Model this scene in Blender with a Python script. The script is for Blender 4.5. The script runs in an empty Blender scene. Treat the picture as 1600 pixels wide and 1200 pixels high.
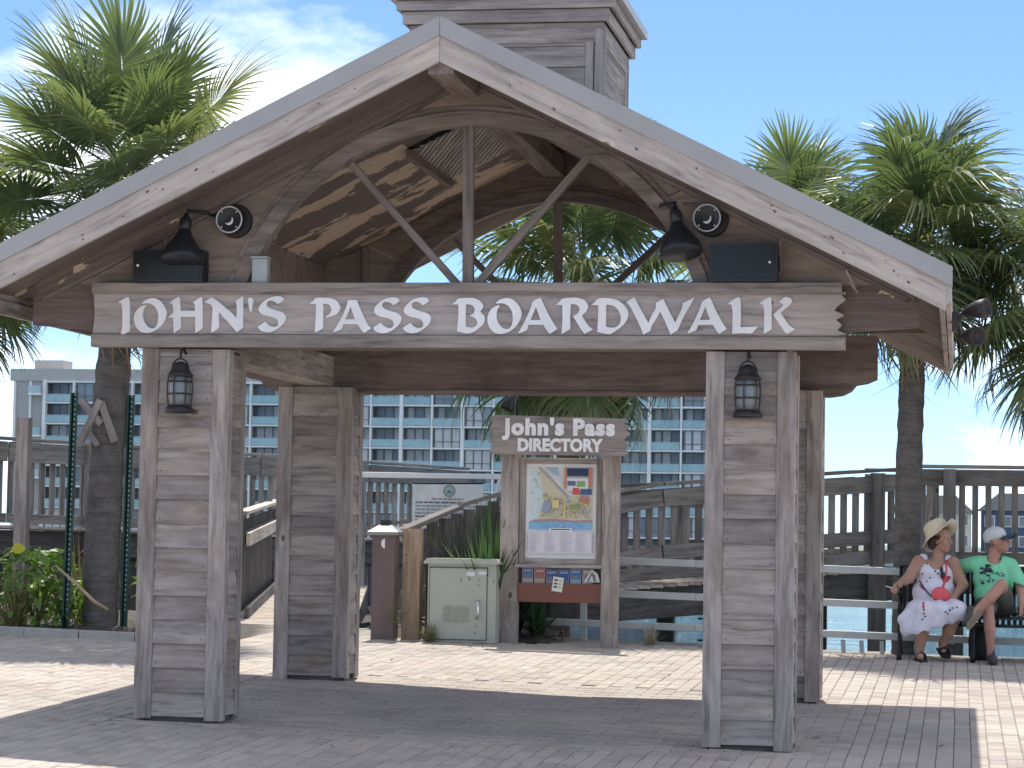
import bpy, math, random
import numpy as np
from mathutils import Vector, Matrix
from mathutils.bvhtree import BVHTree

random.seed(7)
rng = np.random.default_rng(7)
scene = bpy.context.scene
coll = scene.collection

# ------------------------------------------------------------------ camera
cam_data = bpy.data.cameras.new('camera')
cam = bpy.data.objects.new('camera', cam_data)
coll.objects.link(cam)
CAM = Vector((3.3566, -17.0917, 1.2983))
CR = Vector((0.984941, 0.172055, 0.016969))
CU = Vector((-0.006462, -0.061448, 0.998089))
CF = Vector((-0.172769, 0.983169, 0.059411))
cam.matrix_world = Matrix(((CR.x, CU.x, -CF.x, CAM.x), (CR.y, CU.y, -CF.y, CAM.y), (CR.z, CU.z, -CF.z, CAM.z), (0, 0, 0, 1)))
cam_data.sensor_width = 36.0
cam_data.lens = 90.0
cam_data.clip_start = 0.1
cam_data.clip_end = 6000.0
scene.camera = cam

# ------------------------------------------------------------------ sky, sun, exposure
SUN = Vector((-0.19, 1.2, 2.87)).normalized()
world = bpy.data.worlds.new('World')
scene.world = world
world.use_nodes = True
wt = world.node_tree
wt.nodes.clear()
w_out = wt.nodes.new('ShaderNodeOutputWorld')
w_bg = wt.nodes.new('ShaderNodeBackground')
w_sky = wt.nodes.new('ShaderNodeTexSky')
w_sky.sky_type = 'NISHITA'
w_sky.sun_disc = False
w_sky.sun_elevation = math.asin(SUN.z)
w_sky.sun_rotation = math.atan2(SUN.x, SUN.y)
w_sky.altitude = 0.0
w_sky.air_density = 0.5
w_sky.dust_density = 0.3
w_sky.ozone_density = 1.5
w_bg.inputs['Strength'].default_value = 0.15
# cumulus and thin haze, from noise on the view direction
w_tc = wt.nodes.new('ShaderNodeTexCoord')
w_map = wt.nodes.new('ShaderNodeMapping')
w_map.inputs['Scale'].default_value = (1.0, 1.0, 2.2)
w_map.inputs['Location'].default_value = (1.645, 1.4, -0.07)
w_n1 = wt.nodes.new('ShaderNodeTexNoise')
w_n1.inputs['Scale'].default_value = 2.9
w_n1.inputs['Detail'].default_value = 9.0
w_n1.inputs['Roughness'].default_value = 0.58
w_sep = wt.nodes.new('ShaderNodeSeparateXYZ')
def wmath(op, a, b=None, clamp=False):
    n = wt.nodes.new('ShaderNodeMath'); n.operation = op; n.use_clamp = clamp
    for i, v in enumerate((a, b)):
        if v is None: continue
        if isinstance(v, (int, float)): n.inputs[i].default_value = v
        else: wt.links.new(v, n.inputs[i])
    return n.outputs[0]
wt.links.new(w_tc.outputs['Generated'], w_map.inputs['Vector'])
wt.links.new(w_map.outputs['Vector'], w_n1.inputs['Vector'])
wt.links.new(w_tc.outputs['Generated'], w_sep.inputs[0])
# scattered cumulus everywhere, thickening in the haze close to the horizon
low = wmath('SUBTRACT', 0.10, wmath('ABSOLUTE', w_sep.outputs['Z']))
low = wmath('MULTIPLY', wmath('MAXIMUM', low, 0.0), 0.25)
cl = wmath('ADD', w_n1.outputs['Fac'], low)
w_ramp = wt.nodes.new('ShaderNodeValToRGB')
w_ramp.color_ramp.elements[0].position = 0.475
w_ramp.color_ramp.elements[1].position = 0.59
wt.links.new(cl, w_ramp.inputs['Fac'])
w_mix = wt.nodes.new('ShaderNodeMixRGB')
w_mix.inputs['Color2'].default_value = (7.2, 7.35, 7.6, 1)
wt.links.new(wmath('MULTIPLY', w_ramp.outputs['Color'], 0.85), w_mix.inputs['Fac'])
w_tint = wt.nodes.new('ShaderNodeMixRGB'); w_tint.blend_type = 'MULTIPLY'; w_tint.inputs[0].default_value = 1.0
w_tint.inputs[2].default_value = (0.60, 0.71, 0.80, 1)
wt.links.new(w_sky.outputs['Color'], w_tint.inputs[1])
wt.links.new(w_tint.outputs[0], w_mix.inputs['Color1'])
wt.links.new(w_mix.outputs['Color'], w_bg.inputs['Color'])
wt.links.new(w_bg.outputs['Background'], w_out.inputs['Surface'])

sun_data = bpy.data.lights.new('sun', 'SUN')
sun_data.energy = 3.0
sun_data.angle = math.radians(0.53)
sun_data.color = (1.0, 0.955, 0.88)
sun = bpy.data.objects.new('sun', sun_data)
coll.objects.link(sun)
sun.rotation_euler = SUN.to_track_quat('Z', 'Y').to_euler()
sun.location = (0, 0, 60)

scene.view_settings.view_transform = 'Standard'
scene.view_settings.look = 'None'
scene.view_settings.gamma = 1.0
scene.view_settings.use_curve_mapping = False
scene.view_settings.exposure = 0.92

def ground_z(x, y):
    return -0.0195 * x + 0.0265 * y - 0.0566
GN = Vector((0.0195, -0.0265, 1.0)).normalized()
GROT = Vector((0, 0, 1)).rotation_difference(GN).to_matrix().to_4x4()

# ------------------------------------------------------------------ materials
MATS = {}
def nodes_of(name):
    m = bpy.data.materials.new(name); m.use_nodes = True
    nt = m.node_tree
    b = nt.nodes['Principled BSDF']
    MATS[name] = m
    return m, nt, b
def lk(nt, a, b): nt.links.new(a, b)
def ramp(nt, fac, stops):
    r = nt.nodes.new('ShaderNodeValToRGB')
    els = r.color_ramp.elements
    while len(els) < len(stops): els.new(0.5)
    for e, (p, c) in zip(els, stops):
        e.position = p; e.color = (c[0], c[1], c[2], 1)
    lk(nt, fac, r.inputs['Fac'])
    return r.outputs['Color']
def mixc(nt, fac, a, b, mode='MIX'):
    n = nt.nodes.new('ShaderNodeMixRGB'); n.blend_type = mode
    for i, v in ((0, fac), (1, a), (2, b)):
        if isinstance(v, (int, float)): n.inputs[i].default_value = v
        elif isinstance(v, tuple): n.inputs[i].default_value = (v[0], v[1], v[2], 1)
        else: lk(nt, v, n.inputs[i])
    return n.outputs[0]
def coords(nt, scale, jitter=True):
    tc = nt.nodes.new('ShaderNodeTexCoord')
    mp = nt.nodes.new('ShaderNodeMapping'); mp.inputs['Scale'].default_value = scale
    if jitter:
        oi = nt.nodes.new('ShaderNodeObjectInfo')
        mu = nt.nodes.new('ShaderNodeVectorMath'); mu.operation = 'SCALE'
        cx = nt.nodes.new('ShaderNodeCombineXYZ')
        for i, k in enumerate((37.0, 11.3, 5.7)):
            m = nt.nodes.new('ShaderNodeMath'); m.operation = 'MULTIPLY'; m.inputs[1].default_value = k
            lk(nt, oi.outputs['Random'], m.inputs[0]); lk(nt, m.outputs[0], cx.inputs[i])
        ad = nt.nodes.new('ShaderNodeVectorMath'); ad.operation = 'ADD'
        lk(nt, tc.outputs['Object'], ad.inputs[0]); lk(nt, cx.outputs[0], ad.inputs[1])
        lk(nt, ad.outputs[0], mp.inputs['Vector'])
    else:
        lk(nt, tc.outputs['Object'], mp.inputs['Vector'])
    return mp.outputs['Vector']
def noise(nt, vec, scale, detail=5, rough=0.6):
    n = nt.nodes.new('ShaderNodeTexNoise')
    n.inputs['Scale'].default_value = scale; n.inputs['Detail'].default_value = detail; n.inputs['Roughness'].default_value = rough
    lk(nt, vec, n.inputs['Vector'])
    return n.outputs['Fac']
def bump(nt, b, h, strength, dist=0.01):
    n = nt.nodes.new('ShaderNodeBump'); n.inputs['Strength'].default_value = strength; n.inputs['Distance'].default_value = dist
    lk(nt, h, n.inputs['Height']); lk(nt, n.outputs['Normal'], b.inputs['Normal'])

def wood(name, dark, mid, light, rough=0.85, vary=0.35, knots=0.8, warm=None):
    """weathered board: grain runs along the board's own X"""
    dark, mid, light = (tuple(v * f_ for v, f_ in zip(c, (1.42, 1.37, 1.30))) for c in (dark, mid, light))
    mid = tuple(v * 1.03 for v in mid)
    m, nt, b = nodes_of(name)
    wv = noise(nt, coords(nt, (1.0, 3.0, 3.0)), 1.6, 3, 0.5)
    ofs = nt.nodes.new('ShaderNodeVectorMath'); ofs.operation = 'MULTIPLY_ADD'
    cv = nt.nodes.new('ShaderNodeCombineXYZ'); lk(nt, wv, cv.inputs[1]); lk(nt, wv, cv.inputs[2])
    lk(nt, cv.outputs[0], ofs.inputs[0]); ofs.inputs[1].default_value = (0, 0.9, 0.9); lk(nt, coords(nt, (0.55, 8, 8)), ofs.inputs[2])
    g = noise(nt, ofs.outputs[0], 3.2, 7, 0.6)
    col = ramp(nt, g, [(0.26, dark), (0.46, mid), (0.74, light)])
    crack = noise(nt, coords(nt, (0.5, 26, 26)), 3.4, 3, 0.55)
    col = mixc(nt, ramp(nt, crack, [(0.24, (0.7, 0.7, 0.7)), (0.31, (0, 0, 0))]), col, tuple(v * 0.5 for v in dark))
    blot = noise(nt, coords(nt, (0.9, 1.6, 1.6)), 2.3, 4, 0.6)
    if warm: col = mixc(nt, ramp(nt, blot, [(0.5, (0, 0, 0)), (0.72, (0.8, 0.8, 0.8))]), col, mixc(nt, g, tuple(v * 0.65 for v in warm), tuple(v * 1.25 for v in warm)))
    blot2 = noise(nt, coords(nt, (0.7, 1.3, 1.3)), 1.3, 4, 0.6)
    col = mixc(nt, 0.75, col, ramp(nt, blot2, [(0.3, (0.62, 0.62, 0.65)), (0.52, (1.0, 1.0, 1.0)), (0.75, (1.25, 1.21, 1.15))]), 'MULTIPLY')
    if knots:
        v = nt.nodes.new('ShaderNodeTexVoronoi'); v.inputs['Scale'].default_value = 2.3
        lk(nt, coords(nt, (0.8, 1.25, 1.25)), v.inputs['Vector'])
        halo = ramp(nt, v.outputs['Distance'], [(0.07, (1.35, 1.3, 1.25)), (0.16, (1, 1, 1))])
        col = mixc(nt, 0.8, col, halo, 'MULTIPLY')
        k = ramp(nt, v.outputs['Distance'], [(0.045, (1, 1, 1)), (0.075, (0, 0, 0))])
        km = nt.nodes.new('ShaderNodeMath'); km.operation = 'MULTIPLY'; km.inputs[1].default_value = knots
        lk(nt, k, km.inputs[0])
        col = mixc(nt, km.outputs[0], col, tuple(v_ * 0.4 for v_ in dark))
    oi = nt.nodes.new('ShaderNodeObjectInfo')
    col = mixc(nt, 1.0, col, ramp(nt, oi.outputs['Random'], [(0.0, (1 - vary, 1 - vary, 1 - vary * 0.9)), (0.4, (1.0, 0.985, 0.97)), (0.6, (0.93, 0.95, 0.98)), (1.0, (1 + vary * 0.55,) * 3)]), 'MULTIPLY')
    lk(nt, col, b.inputs['Base Color'])
    b.inputs['Roughness'].default_value = rough
    b.inputs['Specular IOR Level'].default_value = 0.25
    bump(nt, b, g, 0.5, 0.012)
    return m
def plain(name, col, rough=0.5, metal=0.0, vary=0.12, scale=6.0, bumps=0.15, spec=0.5):
    m, nt, b = nodes_of(name)
    n = noise(nt, coords(nt, (1, 1, 1)), scale, 6, 0.6)
    c = ramp(nt, n, [(0.3, tuple(v * (1 - vary) for v in col)), (0.7, tuple(min(1, v * (1 + vary)) for v in col))])
    lk(nt, c, b.inputs['Base Color'])
    b.inputs['Roughness'].default_value = rough; b.inputs['Metallic'].default_value = metal
    b.inputs['Specular IOR Level'].default_value = spec
    if bumps: bump(nt, b, n, bumps, 0.005)
    return m

wood('grey_wood', (0.105, 0.092, 0.09), (0.24, 0.218, 0.206), (0.37, 0.342, 0.328), warm=(0.26, 0.205, 0.17), vary=0.22)
wood('arch_wood', (0.065, 0.056, 0.054), (0.135, 0.118, 0.112), (0.20, 0.177, 0.17), warm=(0.20, 0.155, 0.13), vary=0.15)
wood('clap_wood', (0.12, 0.106, 0.103), (0.25, 0.228, 0.214), (0.36, 0.332, 0.315), warm=(0.30, 0.235, 0.175), vary=0.30)
wood('brown_wood', (0.085, 0.07, 0.066), (0.165, 0.138, 0.13), (0.24, 0.205, 0.195), warm=(0.17, 0.125, 0.11), vary=0.15)
wood('sign_wood', (0.135, 0.12, 0.118), (0.275, 0.25, 0.243), (0.36, 0.335, 0.325), vary=0.05)
wood('sign_trim', (0.09, 0.08, 0.077), (0.195, 0.176, 0.168), (0.28, 0.258, 0.248), vary=0.04)
wood('rake_wood', (0.15, 0.135, 0.132), (0.29, 0.268, 0.263), (0.39, 0.365, 0.355), vary=0.06)
wood('panel_wood', (0.125, 0.10, 0.09), (0.185, 0.155, 0.138), (0.24, 0.202, 0.182), knots=0.3, vary=0.12, warm=(0.20, 0.16, 0.125))
wood('dark_wood', (0.035, 0.034, 0.034), (0.075, 0.072, 0.07), (0.13, 0.12, 0.115), vary=0.25)
wood('boardwalk_wood', (0.085, 0.08, 0.077), (0.17, 0.16, 0.152), (0.26, 0.245, 0.235))
wood('deck_wood', (0.22, 0.19, 0.165), (0.36, 0.32, 0.28), (0.48, 0.43, 0.38), vary=0.2)
wood('tan_wood', (0.17, 0.125, 0.085), (0.33, 0.25, 0.18), (0.45, 0.36, 0.27))
wood('cupola_wood', (0.10, 0.092, 0.09), (0.21, 0.195, 0.19), (0.32, 0.30, 0.29), vary=0.2)

# soffit plywood: dark stain peeling off tan veneer
def peeling(name, lo, hi, scale=(0.7, 2.4, 2.4), s=1.5):
    m, nt, b = nodes_of(name)
    n = noise(nt, coords(nt, scale), s, 7, 0.62)
    mask = ramp(nt, n, [(lo, (0, 0, 0)), (hi, (1, 1, 1))])
    g = noise(nt, coords(nt, (0.9, 18, 18)), 3.0, 5)
    tan = ramp(nt, g, [(0.3, (0.42, 0.31, 0.22)), (0.65, (0.68, 0.54, 0.41))])
    brown = ramp(nt, g, [(0.3, (0.105, 0.08, 0.073)), (0.7, (0.205, 0.158, 0.142))])
    lk(nt, mixc(nt, mask, brown, tan), b.inputs['Base Color'])
    b.inputs['Roughness'].default_value = 0.8
    bump(nt, b, mask, 0.5, 0.004)
peeling('peeling_ply', 0.50, 0.515, (1.0, 1.5, 1.5), 1.15)
peeling('stained_ply', 0.66, 0.67, (1.2, 2.6, 2.6), 2.4)
peeling('peeling_header', 0.58, 0.59, (1.0, 1.8, 1.8), 2.0)

plain('roof_metal', (0.36, 0.345, 0.335), 0.45, 0.3, 0.06, 3.0, 0.05)
plain('letter_paint', (0.82, 0.82, 0.82), 0.55, 0, 0.09, 4.0, 0.1)
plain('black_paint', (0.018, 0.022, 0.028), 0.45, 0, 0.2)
plain('black_iron', (0.012, 0.013, 0.015), 0.35, 0.2, 0.2)
plain('dark_bronze', (0.05, 0.045, 0.045), 0.5, 0.6, 0.2)
plain('pale_ring', (0.55, 0.58, 0.6), 0.4, 0.2)
plain('grey_box', (0.38, 0.42, 0.42), 0.5)
plain('green_metal', (0.010, 0.045, 0.032), 0.4, 0.3, 0.2)
plain('cabinet_paint', (0.43, 0.44, 0.37), 0.5, 0, 0.05, 3.0, 0.05)
plain('cabinet_shadow', (0.16, 0.165, 0.14), 0.6)
plain('chrome', (0.75, 0.75, 0.74), 0.18, 1.0, 0.05, 4, 0)
plain('sticker', (0.72, 0.74, 0.72), 0.5)
plain('bollard_brown', (0.15, 0.105, 0.095), 0.6, 0, 0.08)
plain('cap_metal', (0.27, 0.27, 0.265), 0.4, 0.4)
plain('pipe_metal', (0.46, 0.47, 0.46), 0.45, 0.4, 0.12)
plain('white_paint', (0.82, 0.82, 0.81), 0.4, 0, 0.03)
plain('rack_brown', (0.20, 0.075, 0.05), 0.55, 0, 0.08)
plain('concrete', (0.40, 0.38, 0.35), 0.9, 0, 0.15, 8, 0.3)
plain('seawall', (0.30, 0.285, 0.26), 0.9, 0, 0.2, 3, 0.4)
plain('condo_white', (0.82, 0.79, 0.77), 0.8, 0, 0.04, 0.4, 0)
plain('condo_grey', (0.42, 0.40, 0.38), 0.8, 0, 0.05, 0.4, 0)
plain('condo_roof', (0.46, 0.43, 0.40), 0.8, 0, 0.08, 0.4, 0)
plain('curtain', (0.58, 0.56, 0.55), 0.9, 0, 0.15, 0.8, 0)
plain('mullion', (0.16, 0.165, 0.175), 0.5, 0, 0.1, 1, 0)
plain('house_blue', (0.07, 0.11, 0.20), 0.7, 0, 0.06, 0.5, 0)
plain('house_cream', (0.62, 0.60, 0.55), 0.7, 0, 0.05, 0.5, 0)
plain('house_roof', (0.25, 0.24, 0.24), 0.8, 0, 0.1, 0.5, 0)
plain('soil', (0.075, 0.062, 0.05), 0.95, 0, 0.5, 9, 0.8)
plain('sand_joint', (0.29, 0.26, 0.23), 0.95, 0, 0.3, 20, 0.3)
plain('forecourt_paving', (0.40, 0.345, 0.30), 0.9, 0, 0.12, 0.7, 0.2)
plain('far_land', (0.18, 0.19, 0.13), 0.95, 0, 0.4, 0.05, 0)
plain('skin_woman', (0.42, 0.235, 0.165), 0.5, 0, 0.10, 9, 0.05, 0.35)
plain('skin_man', (0.47, 0.25, 0.185), 0.5, 0, 0.10, 9, 0.05, 0.35)
plain('hair_brown', (0.045, 0.028, 0.02), 0.6)
plain('hair_grey', (0.16, 0.14, 0.125), 0.7)
plain('lip', (0.30, 0.10, 0.09), 0.45)
plain('eye_white', (0.6, 0.58, 0.55), 0.25, 0, 0.02, 4, 0)
plain('straw', (0.68, 0.58, 0.40), 0.8, 0, 0.14, 45, 0.5)
plain('dress_white', (0.72, 0.70, 0.78), 0.85, 0, 0.06, 14, 0.25)
plain('coral', (0.75, 0.11, 0.12), 0.5, 0, 0.08)
plain('print_red', (0.50, 0.06, 0.10), 0.8)
plain('print_navy', (0.05, 0.05, 0.10), 0.8)
plain('mint_shirt', (0.23, 0.68, 0.40), 0.9, 0, 0.08, 11, 0.3)
plain('shorts_olive', (0.085, 0.095, 0.075), 0.9, 0, 0.15, 14, 0.3)
plain('cap_white', (0.60, 0.60, 0.62), 0.8, 0, 0.05, 20, 0.2)
plain('cap_navy', (0.03, 0.055, 0.10), 0.7)
plain('shoe_grey', (0.075, 0.07, 0.065), 0.8, 0, 0.2)
plain('shoe_sole', (0.24, 0.19, 0.14), 0.8, 0, 0.3, 18, 0.3)
plain('sandal_black', (0.015, 0.015, 0.016), 0.6)
plain('cigarette', (0.8, 0.8, 0.78), 0.8)
plain('bag_black', (0.014, 0.015, 0.018), 0.7)
plain('dry_grass', (0.33, 0.26, 0.15), 0.9)
plain('seed_stalk', (0.42, 0.33, 0.19), 0.9, 0, 0.25)
plain('dead_frond', (0.24, 0.165, 0.095), 0.9, 0, 0.3)

m, nt, b = nodes_of('lamp_glass')
b.inputs['Base Color'].default_value = (0.42, 0.46, 0.44, 1); b.inputs['Roughness'].default_value = 0.25
lk(nt, mixc(nt, noise(nt, coords(nt, (1, 1, 1)), 20), (0.12, 0.14, 0.15), (0.24, 0.27, 0.28)), b.inputs['Base Color'])
m, nt, b = nodes_of('condo_glass')
n_ = noise(nt, coords(nt, (0.3, 0.3, 0.3)), 1.0, 2)
lk(nt, ramp(nt, n_, [(0.3, (0.19, 0.21, 0.245)), (0.7, (0.29, 0.315, 0.35))]), b.inputs['Base Color'])
b.inputs['Roughness'].default_value = 0.35
m, nt, b = nodes_of('balcony_glass')
n_ = noise(nt, coords(nt, (0.3, 0.3, 0.3)), 1.0, 2)
lk(nt, ramp(nt, n_, [(0.3, (0.36, 0.56, 0.60)), (0.7, (0.55, 0.71, 0.73))]), b.inputs['Base Color'])
b.inputs['Roughness'].default_value = 0.12; b.inputs['Alpha'].default_value = 0.66

# pavers: pinkish concrete brick, one tone per piece
m, nt, b = nodes_of('paver')
ge = nt.nodes.new('ShaderNodeNewGeometry')
oi = nt.nodes.new('ShaderNodeObjectInfo')
ad = nt.nodes.new('ShaderNodeMath'); ad.operation = 'ADD'; lk(nt, ge.outputs['Random Per Island'], ad.inputs[0]); lk(nt, oi.outputs['Random'], ad.inputs[1])
fr = nt.nodes.new('ShaderNodeMath'); fr.operation = 'FRACT'; lk(nt, ad.outputs[0], fr.inputs[0])
c = ramp(nt, fr.outputs[0], [(0.0, (0.39, 0.34, 0.30)), (0.35, (0.44, 0.39, 0.345)), (0.7, (0.48, 0.43, 0.375)), (1.0, (0.48, 0.40, 0.345))])
tcg = nt.nodes.new('ShaderNodeTexCoord')
gpos = ge.outputs['Position']
big = noise(nt, gpos, 0.6, 5, 0.6)
c = mixc(nt, 0.8, c, ramp(nt, big, [(0.3, (0.78, 0.78, 0.79)), (0.7, (1.12, 1.11, 1.09))]), 'MULTIPLY')
fn = noise(nt, gpos, 55.0, 5, 0.7)
c = mixc(nt, 0.5, c, ramp(nt, fn, [(0.3, (0.7, 0.7, 0.7)), (0.7, (1.2, 1.2, 1.2))]), 'MULTIPLY')
lk(nt, c, b.inputs['Base Color']); b.inputs['Roughness'].default_value = 0.9; b.inputs['Specular IOR Level'].default_value = 0.2
bump(nt, b, fn, 0.35, 0.004)

# sea: teal water with wind ripples
m, nt, b = nodes_of('sea_water')
ge = nt.nodes.new('ShaderNodeNewGeometry')
mp = nt.nodes.new('ShaderNodeMapping'); mp.inputs['Scale'].default_value = (0.5, 1.0, 1.0); lk(nt, ge.outputs['Position'], mp.inputs['Vector'])
w1 = noise(nt, mp.outputs['Vector'], 0.9, 6, 0.65)
w2 = noise(nt, mp.outputs['Vector'], 0.12, 4, 0.5)
c = ramp(nt, w2, [(0.35, (0.02, 0.10, 0.14)), (0.65, (0.05, 0.17, 0.22))])
lk(nt, c, b.inputs['Base Color']); b.inputs['Roughness'].default_value = 0.06; b.inputs['IOR'].default_value = 1.33
bump(nt, b, w1, 1.0, 1.1)

def leafmat(name, c0, c1, c2, trans=0.35, rough=0.45):
    m = bpy.data.materials.new(name); m.use_nodes = True; MATS[name] = m
    nt = m.node_tree; b = nt.nodes['Principled BSDF']
    oi = nt.nodes.new('ShaderNodeObjectInfo'); ge = nt.nodes.new('ShaderNodeNewGeometry')
    a = nt.nodes.new('ShaderNodeMath'); a.operation = 'MULTIPLY'; a.inputs[1].default_value = 0.6; lk(nt, oi.outputs['Random'], a.inputs[0])
    a2 = nt.nodes.new('ShaderNodeMath'); a2.operation = 'MULTIPLY_ADD'; a2.inputs[1].default_value = 0.4
    lk(nt, ge.outputs['Random Per Island'], a2.inputs[0]); lk(nt, a.outputs[0], a2.inputs[2])
    col = ramp(nt, a2.outputs[0], [(0.0, c0), (0.55, c1), (1.0, c2)])
    lk(nt, col, b.inputs['Base Color']); b.inputs['Roughness'].default_value = rough
    tr = nt.nodes.new('ShaderNodeBsdfTranslucent'); lk(nt, mixc(nt, 1.0, col, (1.6, 1.7, 0.8), 'MULTIPLY'), tr.inputs['Color'])
    mx = nt.nodes.new('ShaderNodeMixShader'); mx.inputs[0].default_value = trans
    lk(nt, b.outputs[0], mx.inputs[1]); lk(nt, tr.outputs[0], mx.inputs[2])
    lk(nt, mx.outputs[0], nt.nodes['Material Output'].inputs['Surface'])
leafmat('palm_leaf', (0.075, 0.105, 0.062), (0.13, 0.165, 0.085), (0.27, 0.265, 0.13), 0.36, 0.3)
leafmat('broad_leaf', (0.08, 0.16, 0.03), (0.16, 0.26, 0.045), (0.36, 0.38, 0.05))
leafmat('sword_leaf', (0.02, 0.055, 0.03), (0.035, 0.085, 0.04), (0.09, 0.13, 0.05), 0.2)
leafmat('yellow_leaf', (0.40, 0.36, 0.02), (0.45, 0.40, 0.02), (0.5, 0.45, 0.03))
leafmat('grass_leaf', (0.10, 0.12, 0.04), (0.16, 0.16, 0.06), (0.26, 0.22, 0.10), 0.2)

m, nt, b = nodes_of('palm_bark')
vec = coords(nt, (1, 1, 1), False)
mp = nt.nodes.new('ShaderNodeMapping'); mp.inputs['Scale'].default_value = (2, 2, 16); lk(nt, vec, mp.inputs['Vector'])
r1 = noise(nt, mp.outputs['Vector'], 1.6, 5, 0.7)
r2 = noise(nt, vec, 9, 6, 0.7)
c = mixc(nt, 0.5, ramp(nt, r1, [(0.3, (0.05, 0.045, 0.042)), (0.7, (0.20, 0.185, 0.17))]), ramp(nt, r2, [(0.3, (0.08, 0.072, 0.064)), (0.7, (0.28, 0.25, 0.22))]))
lk(nt, c, b.inputs['Base Color']); b.inputs['Roughness'].default_value = 0.95
bump(nt, b, r1, 1.0, 0.05)

# flat print: colour stored per face
m, nt, b = nodes_of('print')
at = nt.nodes.new('ShaderNodeAttribute'); at.attribute_name = 'ink'
lk(nt, at.outputs['Color'], b.inputs['Base Color']); b.inputs['Roughness'].default_value = 0.35

# ------------------------------------------------------------------ helpers
WM = {}
def link(o, parent, M):
    coll.objects.link(o)
    WM[o.name] = M
    if parent is not None:
        o.parent = parent
        o.matrix_local = WM[parent.name].inverted() @ M
    else:
        o.matrix_world = M
    return o
def T(x, y, z, rz=0.0): return Matrix.Translation((x, y, z)) @ Matrix.Rotation(rz, 4, 'Z')
def tag(o, label=None, cat=None, group=None, kind=None):
    if label: o['label'] = label
    if cat: o['category'] = cat
    if group: o['group'] = group
    if kind: o['kind'] = kind
    return o
def thing(name, label, cat, loc, group=None, rz=0.0):
    o = bpy.data.objects.new(name, None); o.empty_display_size = 0.2
    link(o, None, T(*loc, rz)); tag(o, label, cat, group)
    return o
def mesh_from(name, verts, faces, mats=None, midx=None, smooth=False):
    me = bpy.data.meshes.new(name)
    me.from_pydata([tuple(v) for v in verts], [], [tuple(f) for f in faces])
    for mt in (mats or []): me.materials.append(MATS[mt] if isinstance(mt, str) else mt)
    if midx is not None: me.polygons.foreach_set('material_index', midx)
    if smooth: me.polygons.foreach_set('use_smooth', [True] * len(me.polygons))
    me.update()
    return me
def obj(name, me, parent=None, M=None):
    o = bpy.data.objects.new(name, me)
    return link(o, parent, M if M is not None else Matrix())

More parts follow.
